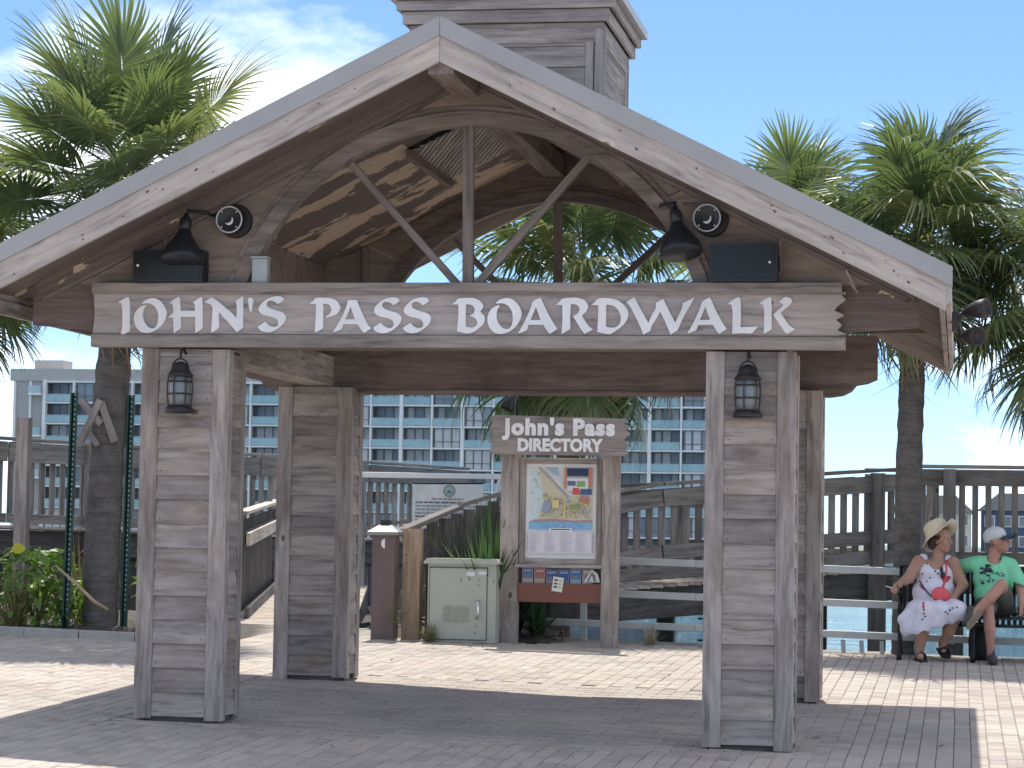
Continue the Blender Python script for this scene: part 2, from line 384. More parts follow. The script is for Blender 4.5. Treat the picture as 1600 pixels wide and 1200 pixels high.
class MB:
    """collects shapes in world coordinates; build() links them as one mesh whose origin is at `at`"""
    def __init__(s): s.v = []; s.f = []; s.m = []
    def add(s, vs, fs, mi=0):
        k = len(s.v); s.v += [Vector(v) for v in vs]; s.f += [tuple(i + k for i in f) for f in fs]; s.m += [mi] * len(fs); return s
    def box(s, c, d, R=None, mi=0, ch=0.0):
        x, y, z = d[0] / 2, d[1] / 2, d[2] / 2
        vs = [Vector((sx * x, sy * y, sz * z)) for sx in (-1, 1) for sy in (-1, 1) for sz in (-1, 1)]
        if R is not None: vs = [R @ v for v in vs]
        vs = [v + Vector(c) for v in vs]
        return s.add(vs, [(0, 1, 3, 2), (4, 6, 7, 5), (0, 4, 5, 1), (2, 3, 7, 6), (0, 2, 6, 4), (1, 5, 7, 3)], mi)
    def prism(s, pts, axis, a, b, mi=0):
        """pts: 2D outline; axis 'y': pts=(x,z) between y=a..b; 'x': pts=(y,z); 'z': pts=(x,y)"""
        f = {'y': lambda p, t: (p[0], t, p[1]), 'x': lambda p, t: (t, p[0], p[1]), 'z': lambda p, t: (p[0], p[1], t)}[axis]
        n = len(pts)
        vs = [f(p, a) for p in pts] + [f(p, b) for p in pts]
        fs = [tuple(range(n)), tuple(range(2 * n - 1, n - 1, -1))] + [(i, (i + 1) % n + 0, (i + 1) % n + n, i + n) for i in range(n)]
        fs[2:] = [(i, i + n, (i + 1) % n + n, (i + 1) % n) for i in range(n)]
        return s.add(vs, fs, mi)
    def tube(s, path, rad, n=8, mi=0, closed=False, flat=None):
        path = [Vector(p) for p in path]
        if not hasattr(rad, '__len__'): rad = [rad] * len(path)
        vs = []; L = len(path)
        ref = None
        for i, p in enumerate(path):
            a = path[(i - 1) % L] if (closed or i > 0) else p
            c = path[(i + 1) % L] if (closed or i < L - 1) else p
            t = (c - a).normalized()
            if ref is None or abs(ref.dot(t)) > 0.95:
                ref = Vector((0, 0, 1)) if abs(t.z) < 0.9 else Vector((1, 0, 0))
            u = t.cross(ref).normalized(); w = u.cross(t).normalized(); ref = w
            for k in range(n):
                an = 2 * math.pi * k / n
                vs.append(p + (u * math.cos(an) + w * math.sin(an) * (flat or 1)) * rad[i])
        fs = []
        for i in range(L if closed else L - 1):
            j = (i + 1) % L
            for k in range(n):
                fs.append((i * n + k, i * n + (k + 1) % n, j * n + (k + 1) % n, j * n + k))
        if not closed:
            fs.append(tuple(range(n))[::-1]); fs.append(tuple((L - 1) * n + k for k in range(n)))
        return s.add(vs, fs, mi)
    def lathe(s, prof, n=16, at=(0, 0, 0), R=None, mi=0):
        vs = []
        for r, z in prof:
            for k in range(n):
                a = 2 * math.pi * k / n
                v = Vector((r * math.cos(a), r * math.sin(a), z))
                if R is not None: v = R @ v
                vs.append(v + Vector(at))
        L = len(prof); fs = []
        for i in range(L - 1):
            for k in range(n):
                fs.append((i * n + k, i * n + (k + 1) % n, (i + 1) * n + (k + 1) % n, (i + 1) * n + k))
        fs.append(tuple(range(n))[::-1]); fs.append(tuple((L - 1) * n + k for k in range(n)))
        return s.add(vs, fs, mi)
    def build(s, name, mats, parent=None, at=None, smooth=False):
        if isinstance(mats, str): mats = [mats]
        if at is None:
            if parent is not None: at = WM[parent.name].translation
            else: at = (0, 0, 0)
        at = Vector(at)
        me = mesh_from(name, [v - at for v in s.v], s.f, mats, s.m, smooth)
        return obj(name, me, parent, Matrix.Translation(at))

BOARDS = {}
def board_mesh(L, w, t, mat, ch=0.004):
    key = (round(L, 3), round(w, 3), round(t, 3), mat)
    if key in BOARDS: return BOARDS[key]
    ch = min(ch, t * 0.3, w * 0.3)
    y, z = t / 2, w / 2
    sec = [(-y, -z + ch), (-y + ch, -z), (y - ch, -z), (y, -z + ch), (y, z - ch), (y - ch, z), (-y + ch, z), (-y, z - ch)]
    vs = [(sx * L / 2, a, c) for sx in (-1, 1) for a, c in sec]
    fs = [tuple(range(8))[::1], tuple(range(15, 7, -1))] + [(i, i + 8, (i + 1) % 8 + 8, (i + 1) % 8) for i in range(8)]
    me = mesh_from('board', vs, fs, [mat])
    BOARDS[key] = me
    return me
def frame_x(d, up):
    x = Vector(d).normalized(); up = Vector(up)
    y = up.cross(x)
    if y.length < 1e-4: y = Vector((0, 1, 0)).cross(x)
    y.normalize(); z = x.cross(y)
    return Matrix(((x.x, y.x, z.x), (x.y, y.y, z.y), (x.z, y.z, z.z)))
def board(name, p0, p1, w, t, mat, parent, up=(0, 0, 1)):
    """plank from p0 to p1 (centre line); w across `up`, t across the third direction"""
    p0, p1 = Vector(p0), Vector(p1)
    R = frame_x(p1 - p0, up).to_4x4()
    return obj(name, board_mesh((p1 - p0).length, w, t, mat), parent, Matrix.Translation((p0 + p1) / 2) @ R)

def smooth_poly(pts, n=4, sharp=48):
    N = len(pts); P = [Vector((p[0], p[1])) for p in pts]; out = []
    def is_sharp(i):
        a = P[i] - P[i - 1]; b_ = P[(i + 1) % N] - P[i]
        if a.length < 1e-6 or b_.length < 1e-6: return True
        return math.degrees(a.angle(b_)) > sharp
    sh = [is_sharp(i) for i in range(N)]
    for i in range(N):
        p1, p2 = P[i], P[(i + 1) % N]
        t1 = (p2 - P[i - 1]) / 2 if not sh[i] else (p2 - p1)
        t2 = (P[(i + 2) % N] - p1) / 2 if not sh[(i + 1) % N] else (p2 - p1)
        for k in range(n):
            s = k / n
            h = (2 * s**3 - 3 * s**2 + 1) * p1 + (s**3 - 2 * s**2 + s) * t1 + (-2 * s**3 + 3 * s**2) * p2 + (s**3 - s**2) * t2
            out.append((h.x, h.y))
    return out
def curve_mesh(contours, extrude, mat):
    """filled outline in the XY plane, extruded along Z by +-extrude"""
    cu = bpy.data.curves.new('outline', 'CURVE'); cu.dimensions = '2D'; cu.fill_mode = 'BOTH'; cu.extrude = extrude
    for c in contours:
        sp = cu.splines.new('POLY'); sp.points.add(len(c) - 1)
        for pt, (x, y) in zip(sp.points, c): pt.co = (x, y, 0, 1)
        sp.use_cyclic_u = True
    return to_mesh(cu, mat)
def to_mesh(cu, mat):
    o = bpy.data.objects.new('tmp', cu); coll.objects.link(o)
    dg = bpy.context.evaluated_depsgraph_get()
    me = bpy.data.meshes.new_from_object(o.evaluated_get(dg))
    bpy.data.objects.remove(o); bpy.data.curves.remove(cu)
    me.materials.clear(); me.materials.append(MATS[mat])
    return me
def text_mesh(txt, size, extrude, mat, offset=0.0, shear=0.0, spacing=1.0):
    cu = bpy.data.curves.new('lettering', 'FONT'); cu.body = txt; cu.size = size; cu.extrude = extrude
    cu.align_x = 'CENTER'; cu.align_y = 'CENTER'; cu.offset = offset; cu.shear = shear; cu.space_character = spacing
    cu.resolution_u = 4
    return to_mesh(cu, mat)
def loose_parts(me):
    """one mesh per letter"""
    n = len(me.vertices); par = list(range(n))
    def find(a):
        while par[a] != a: par[a] = par[par[a]]; a = par[a]
        return a
    for e in me.edges: par[find(e.vertices[0])] = find(e.vertices[1])
    co = {}
    for v in me.vertices: co.setdefault((round(v.co.x, 5), round(v.co.y, 5)), []).append(v.index)
    for l_ in co.values():
        for a in l_[1:]: par[find(a)] = find(l_[0])
    gr = {}
    for p in me.polygons: gr.setdefault(find(p.vertices[0]), []).append(p)
    out = []
    for ps in gr.values():
        ids = sorted(set(i for p in ps for i in p.vertices)); mp = {i: k for k, i in enumerate(ids)}
        out.append(mesh_from('letter', [tuple(me.vertices[i].co) for i in ids], [[mp[i] for i in p.vertices] for p in ps], ['letter_paint']))
    return out
FACE = Matrix.Rotation(math.pi / 2, 4, 'X')      # XY outline -> XZ plane, front towards -Y
def print_mesh(polys, z0=0.0, dz=0.0004):
    """polys: list of (outline, rgb) in XY, each laid a little in front of the one before"""
    vs, fs, cols = [], [], []
    for i, (p, c) in enumerate(polys):
        k = len(vs); vs += [(x, y, z0 + i * dz) for x, y in p]; fs.append(tuple(range(k, k + len(p)))); cols.append(c)
    me = mesh_from('print', vs, fs, ['print'])
    at_ = me.attributes.new('ink', 'FLOAT_COLOR', 'FACE')
    at_.data.foreach_set('color', [t for c in cols for t in (c[0], c[1], c[2], 1.0)])
    return me

def surface_nets(d, org, h):
    nx, ny, nz = d.shape
    neg = d < 0
    cnt = np.zeros((nx - 1, ny - 1, nz - 1)); acc = np.zeros((nx - 1, ny - 1, nz - 1, 3))
    corners = [(i, j, k) for i in (0, 1) for j in (0, 1) for k in (0, 1)]
    def sl(c): return tuple(slice(o_, n_ - 1 + o_) for o_, n_ in zip(c, d.shape))
    for a in corners:
        for ax in range(3):
            if a[ax]: continue
            b_ = list(a); b_[ax] = 1; b_ = tuple(b_)
            da, db = d[sl(a)], d[sl(b_)]
            cr = (da < 0) != (db < 0)
            t = np.where(cr, da / np.where(da - db == 0, 1, da - db), 0)
            cnt += cr
            for q in range(3):
                acc[..., q] += np.where(cr, a[q] + (t if q == ax else 0), 0)
    act = cnt > 0
    idx = -np.ones(act.shape, int); idx[act] = np.arange(act.sum())
    ii = np.argwhere(act)
    V = (ii + acc[act] / cnt[act][:, None]) * h + np.array(org)
    F = []
    for ax in range(3):
        o1, o2 = (ax + 1) % 3, (ax + 2) % 3
        s0 = [slice(None)] * 3; s1 = [slice(None)] * 3
        s0[ax] = slice(0, -1); s1[ax] = slice(1, None)
        A, B = neg[tuple(s0)], neg[tuple(s1)]
        for flip, msk in ((0, A & ~B), (1, ~A & B)):
            e = np.argwhere(msk)
            e = e[(e[:, o1] > 0) & (e[:, o2] > 0) & (e[:, o1] < d.shape[o1] - 1) & (e[:, o2] < d.shape[o2] - 1)]
            if not len(e): continue
            q = []
            for da, db in ((0, 0), (1, 0), (1, 1), (0, 1)):
                c_ = e.copy(); c_[:, o1] -= da; c_[:, o2] -= db
                q.append(idx[c_[:, 0], c_[:, 1], c_[:, 2]])
            q = np.stack(q, 1)
            F.append(q[:, ::-1] if flip else q)
    return V, np.concatenate(F)
def blob(name, prims, mat, parent, h=0.01, k=0.02, cut=None):
    """one continuous skin over round cones ('c',a,b,ra,rb) and ellipsoids ('e',centre,radii[,rotz])"""
    lo = np.full(3, 1e9); hi = -lo
    for p in prims:
        if p[0] == 'c':
            for q, r in ((p[1], p[3]), (p[2], p[4])): lo = np.minimum(lo, np.array(q) - r); hi = np.maximum(hi, np.array(q) + r)
        else:
            r = max(p[2]); lo = np.minimum(lo, np.array(p[1]) - r); hi = np.maximum(hi, np.array(p[1]) + r)
    lo -= 0.04; hi += 0.04
    n = np.ceil((hi - lo) / h).astype(int) + 1
    D = np.full(tuple(n), 0.5, np.float32)
    ax = [lo[i] + h * np.arange(n[i]) for i in range(3)]
    for p in prims:
        if p[0] == 'c':
            a, b_, ra, rb = np.array(p[1], float), np.array(p[2], float), p[3], p[4]
            l = np.minimum(a - ra, b_ - rb) - 3 * k - 2 * h; u = np.maximum(a + ra, b_ + rb) + 3 * k + 2 * h
        else:
            c_ = np.array(p[1], float); r = np.array(p[2], float); l = c_ - r.max() - 3 * k - 2 * h; u = c_ + r.max() + 3 * k + 2 * h
        s = tuple(slice(max(0, int((l[i] - lo[i]) / h)), min(n[i], int((u[i] - lo[i]) / h) + 2)) for i in range(3))
        X, Y, Z = np.meshgrid(ax[0][s[0]], ax[1][s[1]], ax[2][s[2]], indexing='ij')
        if p[0] == 'c':
            ab = b_ - a; L2 = max(ab @ ab, 1e-9)
            t = np.clip(((X - a[0]) * ab[0] + (Y - a[1]) * ab[1] + (Z - a[2]) * ab[2]) / L2, 0, 1)
            dd = np.sqrt((X - a[0] - t * ab[0])**2 + (Y - a[1] - t * ab[1])**2 + (Z - a[2] - t * ab[2])**2) - (ra + t * (rb - ra))
        else:
            dx, dy, dz = X - c_[0], Y - c_[1], Z - c_[2]
            if len(p) > 3:
                R = np.array(p[3]).T if not isinstance(p[3], (int, float)) else np.array([[math.cos(p[3]), math.sin(p[3]), 0], [-math.sin(p[3]), math.cos(p[3]), 0], [0, 0, 1]])
                dx, dy, dz = (R[i, 0] * dx + R[i, 1] * dy + R[i, 2] * dz for i in range(3))
            q = np.sqrt((dx / r[0])**2 + (dy / r[1])**2 + (dz / r[2])**2)
            q2 = np.sqrt((dx / r[0]**2)**2 + (dy / r[1]**2)**2 + (dz / r[2]**2)**2) + 1e-6
            dd = q * (q - 1) / q2
        old = D[s]
        hh = np.clip(0.5 + 0.5 * (old - dd) / k, 0, 1)
        D[s] = old * (1 - hh) + dd * hh - k * hh * (1 - hh)
    if cut is not None:
        X, Y, Z = np.meshgrid(*ax, indexing='ij')
        D = np.maximum(D, cut(X, Y, Z))
    V, F = surface_nets(D, lo, h)
    at = np.array(WM[parent.name].translation) if parent else np.zeros(3)
    me = mesh_from(name, (V - at).tolist(), F.tolist(), [mat], None, True)
    o = obj(name, me, parent, Matrix.Translation(Vector(at)))
    o['_v'] = 0; del o['_v']
    return o

# ================================================================== SETTING
# plaza base sheet (joint sand) and the brick pavers on it
PX0, PX1, PY0, PY1 = -9.0, 8.0, -13.0, 10.15
vs = [(x, y, ground_z(x, y) - 0.012) for x, y in ((-60, -60), (60, -60), (60, PY1), (-60, PY1))]
plaza = obj('plaza_ground', mesh_from('plaza_ground', vs, [(0, 1, 2, 3)], ['sand_joint']))
tag(plaza, kind='structure')
o = obj('forecourt_paving', mesh_from('forecourt_paving', [(x, y, ground_z(x, y) - 0.004) for x, y in ((-60, -60), (60, -60), (60, -5.31), (-60, -5.31))] + [(x, y, ground_z(x, y) - 0.004) for x, y in ((6.25, -5.31), (60, -5.31), (60, 9.6), (6.25, 9.6))] + [(x, y, ground_z(x, y) - 0.004) for x, y in ((-60, -5.31), (-7.27, -5.31), (-7.27, 6.9), (-60, 6.9))], [(0, 1, 2, 3), (4, 5, 6, 7), (8, 9, 10, 11)], ['forecourt_paving'])); tag(o, kind='structure')
def in_bed(x, y): return (x < -3.95 and y > 7.05 + 0.03 * math.sin(x * 3)) or (-3.95 <= x < -2.75 and y > 7.62) or (x >= -2.75 and x < -0.9 and y > 8.98) or (x >= -0.9 and y > 9.5 + 0.07 * x)
pav = []
def under_roof(x, y): return abs(x) < 2.42 and -0.35 < y < 4.35
# stretcher bond running in depth, outside the pavilion floor
PW, PL, GAP = 0.115, 0.23, 0.0045
ix = 0
x = -7.2
while x < 6.2:
    y = -5.2 + (ix % 2) * PL / 2
    while y < 10.2:
        if not under_roof(x, y) and not in_bed(x, y): pav.append((x, y, 0))
        y += PL
    x += PW; ix += 1
iy = 0
y = -0.35 + PW / 2
while y < 4.36:
    x = -2.42 + (iy % 2) * PL / 2
    while x < 2.45:
        if under_roof(x, y): pav.append((x, y, 1))
        x += PL
    y += PW; iy += 1
def depth_of(p): return (Vector((p[0], p[1], ground_z(p[0], p[1]))) - CAM)
near = []
for i, p in enumerate(pav):
    r_ = depth_of(p); dz = r_.dot(CF)
    u = r_.dot(CR) / dz * 4000 + 800; v = 600 - r_.dot(CU) / dz * 4000
    if 8 < u < 1592 and v < 1196: near.append((dz, i))
near.sort()
near_ids = set(i for _, i in near[:300])
def paver_geo(L, W, j=0.0):
    a, b_, c_ = L / 2 - GAP / 2, W / 2 - GAP / 2, 0.005
    return [(-a, -b_, -0.03), (a, -b_, -0.03), (a, b_, -0.03), (-a, b_, -0.03), (-a, -b_, -c_), (a, -b_, -c_), (a, b_, -c_), (-a, b_, -c_), (-a + c_, -b_ + c_, 0), (a - c_, -b_ + c_, 0), (a - c_, b_ - c_, 0), (-a + c_, b_ - c_, 0)]
PF = [(8, 9, 10, 11), (4, 5, 9, 8), (5, 6, 10, 9), (6, 7, 11, 10), (7, 4, 8, 11), (0, 1, 5, 4), (1, 2, 6, 5), (2, 3, 7, 6), (3, 0, 4, 7)]
pg = paver_geo(PL, PW)
pm = mesh_from('paver', pg, PF, ['paver'])
BV, BF = [], []
for i, (x, y, o_) in enumerate(pav):
    rz = (0 if o_ else math.pi / 2) + random.uniform(-0.012, 0.012)
    M = Matrix.Translation((x, y, ground_z(x, y) + random.uniform(-0.0025, 0.0025))) @ GROT @ Matrix.Rotation(rz, 4, 'Z')
    if i in near_ids: obj('paver', pm, plaza, M)
    else:
        k = len(BV); BV += [tuple(M @ Vector(q)) for q in pg]; BF += [tuple(a + k for a in f) for f in PF]
o = obj('paver_field', mesh_from('paver_field', BV, BF, ['paver']), plaza); tag(o, kind='stuff')

# planting bed, seawall, water, far shore
mb = MB()
bx, by = np.linspace(-14, -0.8, 50), np.linspace(7.0, 10.2, 18)
vs = []; fs = []
for j, yy in enumerate(by):
    for i, xx in enumerate(bx):
        vs.append((xx, yy, ground_z(xx, yy) - 0.006 + (0.05 + 0.06 * random.random() if (xx < -4.15 - max(0.0, yy - 7.62) * 0.2153 and yy > 7.2) or (xx > -2.7 and yy > 9.15) else 0.0)))
for j in range(len(by) - 1):
    for i in range(len(bx) - 1):
        if in_bed(bx[i] + 0.1, by[j] + 0.05) or in_bed(bx[i + 1], by[j + 1]):
            if bx[i] < -3.9 or bx[i] > -2.75: fs.append((j * 50 + i, j * 50 + i + 1, (j + 1) * 50 + i + 1, (j + 1) * 50 + i))
o = obj('planting_bed', mesh_from('planting_bed', vs, fs, ['soil'], None, True)); tag(o, kind='structure')
mb = MB()
mb.add([(-60, 10.14, 0.33), (-60, 60, 0.3), (-4.3, 60, 0.3), (-4.3, 10.14, 0.12)], [(0, 3, 2, 1)])
mb.box((0, 10.3, -1.2), (0.01, 0.01, 0.01))
o = mb.build('back_lot_ground', 'soil'); tag(o, kind='structure')
mb = MB(); n = 12
for i in range(n):
    x0, x1 = -4.2 + i * 1.2, -4.2 + (i + 1) * 1.2
    z = ground_z((x0 + x1) / 2, 10.2)
    mb.box(((x0 + x1) / 2, 10.25, z - 1.02), (1.195, 0.3, 2.0))
o = mb.build('seawall', 'seawall'); tag(o, kind='structure')
o = obj('water', mesh_from('water', [(-1500, 10.3, -1.25), (1500, 10.3, -1.25), (1500, 3500, -1.25), (-1500, 3500, -1.25)], [(0, 1, 2, 3)], ['sea_water'])); tag(o, kind='structure')
mb = MB()
pts = [(-900, 322), (-140, 318), (-20, 322), (30, 345), (140, 360), (700, 420), (700, 700), (-900, 700)]
mb.prism(pts, 'z', -2.0, 0.2)
o = mb.build('far_shore', 'far_land'); tag(o, kind='structure')

# concrete edging of the planting bed
ed = thing('bed_edging', 'low grey concrete edging strip along the front of the planting bed', 'edging', (-6.0, 7.02, ground_z(-6.0, 7.02)))
xs = np.linspace(-8.6, -3.98, 9)
for i in range(8):
    xa, xb = xs[i] + 0.006, xs[i + 1] - 0.006
    ya, yb = 7.03 + 0.03 * math.sin(xa * 3), 7.03 + 0.03 * math.sin(xb * 3)
    board('edging_block', (xa, ya, ground_z(xa, ya) + 0.03), (xb, yb, ground_z(xb, yb) + 0.03), 0.10, 0.11, 'concrete', ed)

# ================================================================== PAVILION
pv = thing('entrance_pavilion', 'weathered grey timber entrance pavilion with gabled roof, arch and cupola on four square pillars', 'pavilion', (0, 2.05, 0))
K = 0.498
AN = math.atan(K)
def zt(x): return 4.66 - K * abs(x)
CLAP = {}
def clap_mesh(L, e):
    key = (round(L, 3), round(e, 3))
    if key not in CLAP:
        pr = [(0.004, 0), (-0.030, 0.0), (-0.028, 0.012), (-0.010, e + 0.015), (0.004, e + 0.015)]
        vs = [(sx * L / 2, a, c_) for sx in (-1, 1) for a, c_ in pr]
        fs = [(4, 3, 2, 1, 0), (5, 6, 7, 8, 9)] + [(i, (i + 1) % 5, (i + 1) % 5 + 5, i + 5) for i in range(5)]
        mi = [0] * len(fs)
        for sx in (-1, 1):                                   # two nail heads near the board ends
            x0_, z0_ = sx * (L / 2 - 0.028), 0.032; k0 = len(vs); y0_ = -0.0265
            vs += [(x0_ + 0.0045 * math.cos(q * math.pi / 3), y0_ - 0.002, z0_ + 0.0045 * math.sin(q * math.pi / 3)) for q in range(6)]
            fs.append(tuple(k0 + q for q in range(6))); mi.append(1)
        CLAP[key] = mesh_from('clapboard', vs, fs, ['clap_wood', 'black_iron'], mi)
    return CLAP[key]
def pillar(xc, y0, w, d, ztop):
    zb = min(ground_z(xc + sx * w / 2, y0 + q) for sx in (-1, 1) for q in (0, d)) - 0.004
    yc = y0 + d / 2
    mb = MB(); mb.box((xc, yc, (zb + ztop) / 2), (w - 0.07, d - 0.07, ztop - zb - 0.01))
    p = mb.build('pillar', 'dark_wood', pv, at=(xc, yc, zb))
    cbw = 0.125
    for rz, fw, fd in ((0, w, d), (math.pi / 2, d, w), (math.pi, w, d), (-math.pi / 2, d, w)):
        R = Matrix.Translation((xc, yc, 0)) @ Matrix.Rotation(rz, 4, 'Z')
        front = rz in (0, math.pi)
        half = fw / 2 if front else fw / 2 - 0.028
        cw = cbw if front else cbw - 0.02
        if fw < 0.5: cw -= 0.025
        e = 0.166; z = zb + 0.05 + (0.0 if front else 0.01); nb = int(math.ceil((ztop - z) / e))
        L = 2 * (half - cw) - 0.002
        yoff = -fd / 2 + 0.033 - (0.0 if front else 0.004)
        for i in range(nb):
            ee = min(e, ztop - z - i * e - 0.016)
            if ee < 0.03: continue
            j = random.uniform(-0.003, 0.003)
            obj('clapboard', clap_mesh(L, ee), p, R @ Matrix.Translation((0, yoff + j, z + i * e + random.uniform(-0.003, 0.003))) @ Matrix.Rotation(random.uniform(-0.004, 0.004), 4, 'Y'))
        for s in (-1, 1):
            a = R @ Vector((s * (half - cw / 2), -fd / 2 + 0.014, zb + 0.012 + random.uniform(0, 0.03))); b_ = R @ Vector((s * (half - cw / 2), -fd / 2 + 0.014, ztop - 0.004))
            fx = R.to_3x3() @ Vector((1, 0, 0))
            board('corner_board', a, b_, cw, 0.026, 'grey_wood', p, up=fx)
    return p
for xc, y0 in ((-1.953, 0.0), (1.972, 0.0), (-1.963, 3.68), (1.955, 3.68)):
    pillar(xc, y0, 0.632 if xc < 0 else 0.60, 0.44, 2.562 if y0 < 1 else 2.52)

# roof slopes with metal top, soffit panels, rake boards, drip edges, eave fascias
YF, YB = -0.92, 5.14
def slope_piece(name, side, t0, t1, x0, x1, ya, yb, mat, parent):
    """slab that follows the slope: vertical offsets t0 (upper) and t1 (lower) below the roof top, mitred vertically"""
    M = Matrix.Translation((side * (x0 + x1) / 2, (ya + yb) / 2, zt((x0 + x1) / 2))) @ Matrix.Rotation(side * AN, 4, 'Y')
    Mi = M.inverted()
    vs = []
    for yy in (ya, yb):
        for xx, tt in ((x0, t0), (x1, t0), (x1, t1), (x0, t1)):
            vs.append(Mi @ Vector((side * xx, yy, zt(xx) - tt)))
    fs = [(0, 1, 2, 3), (7, 6, 5, 4), (0, 4, 5, 1), (1, 5, 6, 2), (2, 6, 7, 3), (3, 7, 4, 0)]
    if side > 0: fs = fs
    me = mesh_from(name, vs, fs, [mat])
    return obj(name, me, parent, M)
for s in (-1, 1):
    rs = slope_piece('roof_slope', s, 0.0, 0.085, 0.0, 3.27, YF + 0.012, YB - 0.012, 'roof_metal', pv)
    # standing seams
    for k in range(13):
        yy = YF + 0.25 + k * 0.46
        slope_piece('roof_seam', s, -0.025, 0.001, 0.02, 3.26, yy, yy + 0.025, 'roof_metal', rs)
    rows = [(0.03, 0.72), (0.725, 1.97), (1.975, 3.24)]
    cols = [(YF + 0.05, 0.012), (0.07, 1.28), (1.285, 2.62), (2.625, 3.97), (4.045, YB - 0.05)]
    for ri, (xa, xb) in enumerate(rows):
        for ci, (ya, yb) in enumerate(cols):
            inside = 1 <= ci <= 3
            dz_ = random.uniform(0, 0.008)
            slope_piece('soffit_panel', s, 0.09 + dz_, 0.112 + dz_, xa, xb, ya, yb, 'peeling_ply' if inside and s < 0 else 'stained_ply', rs)
    for ya, yb, nm in ((YF - 0.004, YF + 0.034, 1), (YB - 0.034, YB + 0.004, 1)):
        slope_piece('rake_board', s, 0.105, 0.285, 0.0015, 3.262, ya, yb, 'rake_wood', rs)
        y2 = ya - 0.014 if ya < 0 else ya
        slope_piece('drip_edge', s, -0.012, 0.112, 0.0015, 3.30, y2, y2 + 0.052, 'roof_metal', rs)
    x = 3.275 * s
    board('eave_fascia', (x, YF + 0.0, 2.905), (x, YB, 2.905), 0.215, 0.035, 'rake_wood', rs)
    board('sub_fascia', (s * 3.235, YF + 0.06, 2.83), (s * 3.235, YB - 0.06, 2.83), 0.10, 0.035, 'grey_wood', rs)
mb = MB(); mb.tube([(0, YF + 0.03, 4.655), (0, YB - 0.03, 4.655)], 0.022, 8)
mb.build('ridge_cap', 'roof_metal', pv)
board('ridge_beam', (0, YF + 0.045, 4.385), (0, YB - 0.045, 4.385), 0.17, 0.17, 'brown_wood', pv)

# gable walls with the arched opening, arch trims and fan struts
RC, RR, RX = 2.45, 1.664, 0.03          # arch circle: centre height, radius, centre x
def arch_r(th, R_):
    # ray from (RX, 3.0) to circle centred (RX, RC)
    s_, c_ = math.sin(th), math.cos(th); h_ = 3.0 - RC
    return -s_ * h_ + math.sqrt(max(0, R_ * R_ - h_ * h_ * c_ * c_))
def roof_r(th):
    c_, s_ = math.cos(th), math.sin(th)
    # z = 4.66-0.115-K|x| ; x = RX + r c ; z = 3 + r s
    z0 = 4.66 - 0.113
    if c_ >= 0: r = (z0 - 3.0 - K * RX) / (s_ + K * c_)
    else:
        r = (z0 - 3.0 + K * RX) / (s_ - K * c_)
        if RX + r * c_ > 0: r = (z0 - 3.0 - K * RX) / (s_ + K * c_)
    return r
def ring(name, ra, rb, y0, y1, mat, parent, n=56, th0=0.0, th1=math.pi):
    mb = MB(); vs = []; ths = [th0 + (th1 - th0) * i / n for i in range(n + 1)]
    for th in ths:
        for rf, yy in ((ra, y0), (rb, y0), (rb, y1), (ra, y1)):
            r = rf(th); vs.append((RX + r * math.cos(th), yy, 3.0 + r * math.sin(th)))
    fs = []
    for i in range(n):
        a, b_ = i * 4, (i + 1) * 4
        for q in range(4): fs.append((a + q, b_ + q, b_ + (q + 1) % 4, a + (q + 1) % 4))
    fs += [(0, 1, 2, 3), (n * 4 + 3, n * 4 + 2, n * 4 + 1, n * 4)]
    mb.add(vs, fs)
    return mb.build(name, mat, parent)
cuts = [0.0, 0.42, 1.0, 2.14, 2.72, math.pi]
for y0, front in ((0.02, True), (3.985, False)):
    g0 = 0.0025
    for i in range(5):
        ring('gable_panel', lambda t: arch_r(t, RR), roof_r, y0 + (i % 2) * 0.004, y0 + 0.04 + (i % 2) * 0.004, 'panel_wood', pv, 18, cuts[i] + g0, cuts[i + 1] - g0)
    ring('arch_trim', lambda t: arch_r(t, RR - 0.012), lambda t: arch_r(t, RR + 0.085), y0 - 0.045 if front else y0 - 0.03, y0 + 0.075, 'arch_wood', pv)
    ring('arch_fillet', lambda t: arch_r(t, RR + 0.085), lambda t: arch_r(t, RR + 0.125), y0 - 0.014, y0 - 0.001, 'brown_wood', pv)
    ys = y0 + 0.0
    b0 = (0.035, ys, 2.97)
    for a, c_ in ((( -0.80, ys, 3.845), (-0.03, ys, 3.0)), ((0.86, ys, 3.89), (0.09, ys, 3.0))) if front else (((-0.86, ys, 3.78), (-0.06, ys, 3.0)), ((0.95, ys, 3.82), (0.07, ys, 3.0))):
        board('fan_strut', a, c_, 0.062, 0.05, 'arch_wood', pv, up=(0, 1, 0))
    board('king_strut', (0.02, ys - 0.012, 4.105), b0, 0.075, 0.05, 'arch_wood', pv, up=(1, 0, 0))
for s in (-1, 1):
    slope_piece('frieze_board', s, 0.113, 0.245, 0.09, 3.05, -0.015, 0.017, 'stained_ply', pv)
    slope_piece('frieze_mould', s, 0.245, 0.275, 0.09, 3.0, -0.022, 0.017, 'arch_wood', pv)
for x in (2.16, -2.12):
    board('gable_batten', (x, 0.008, 3.02), (x, 0.008, zt(x) - 0.13), 0.03, 0.02, 'brown_wood', pv, up=(1, 0, 0))
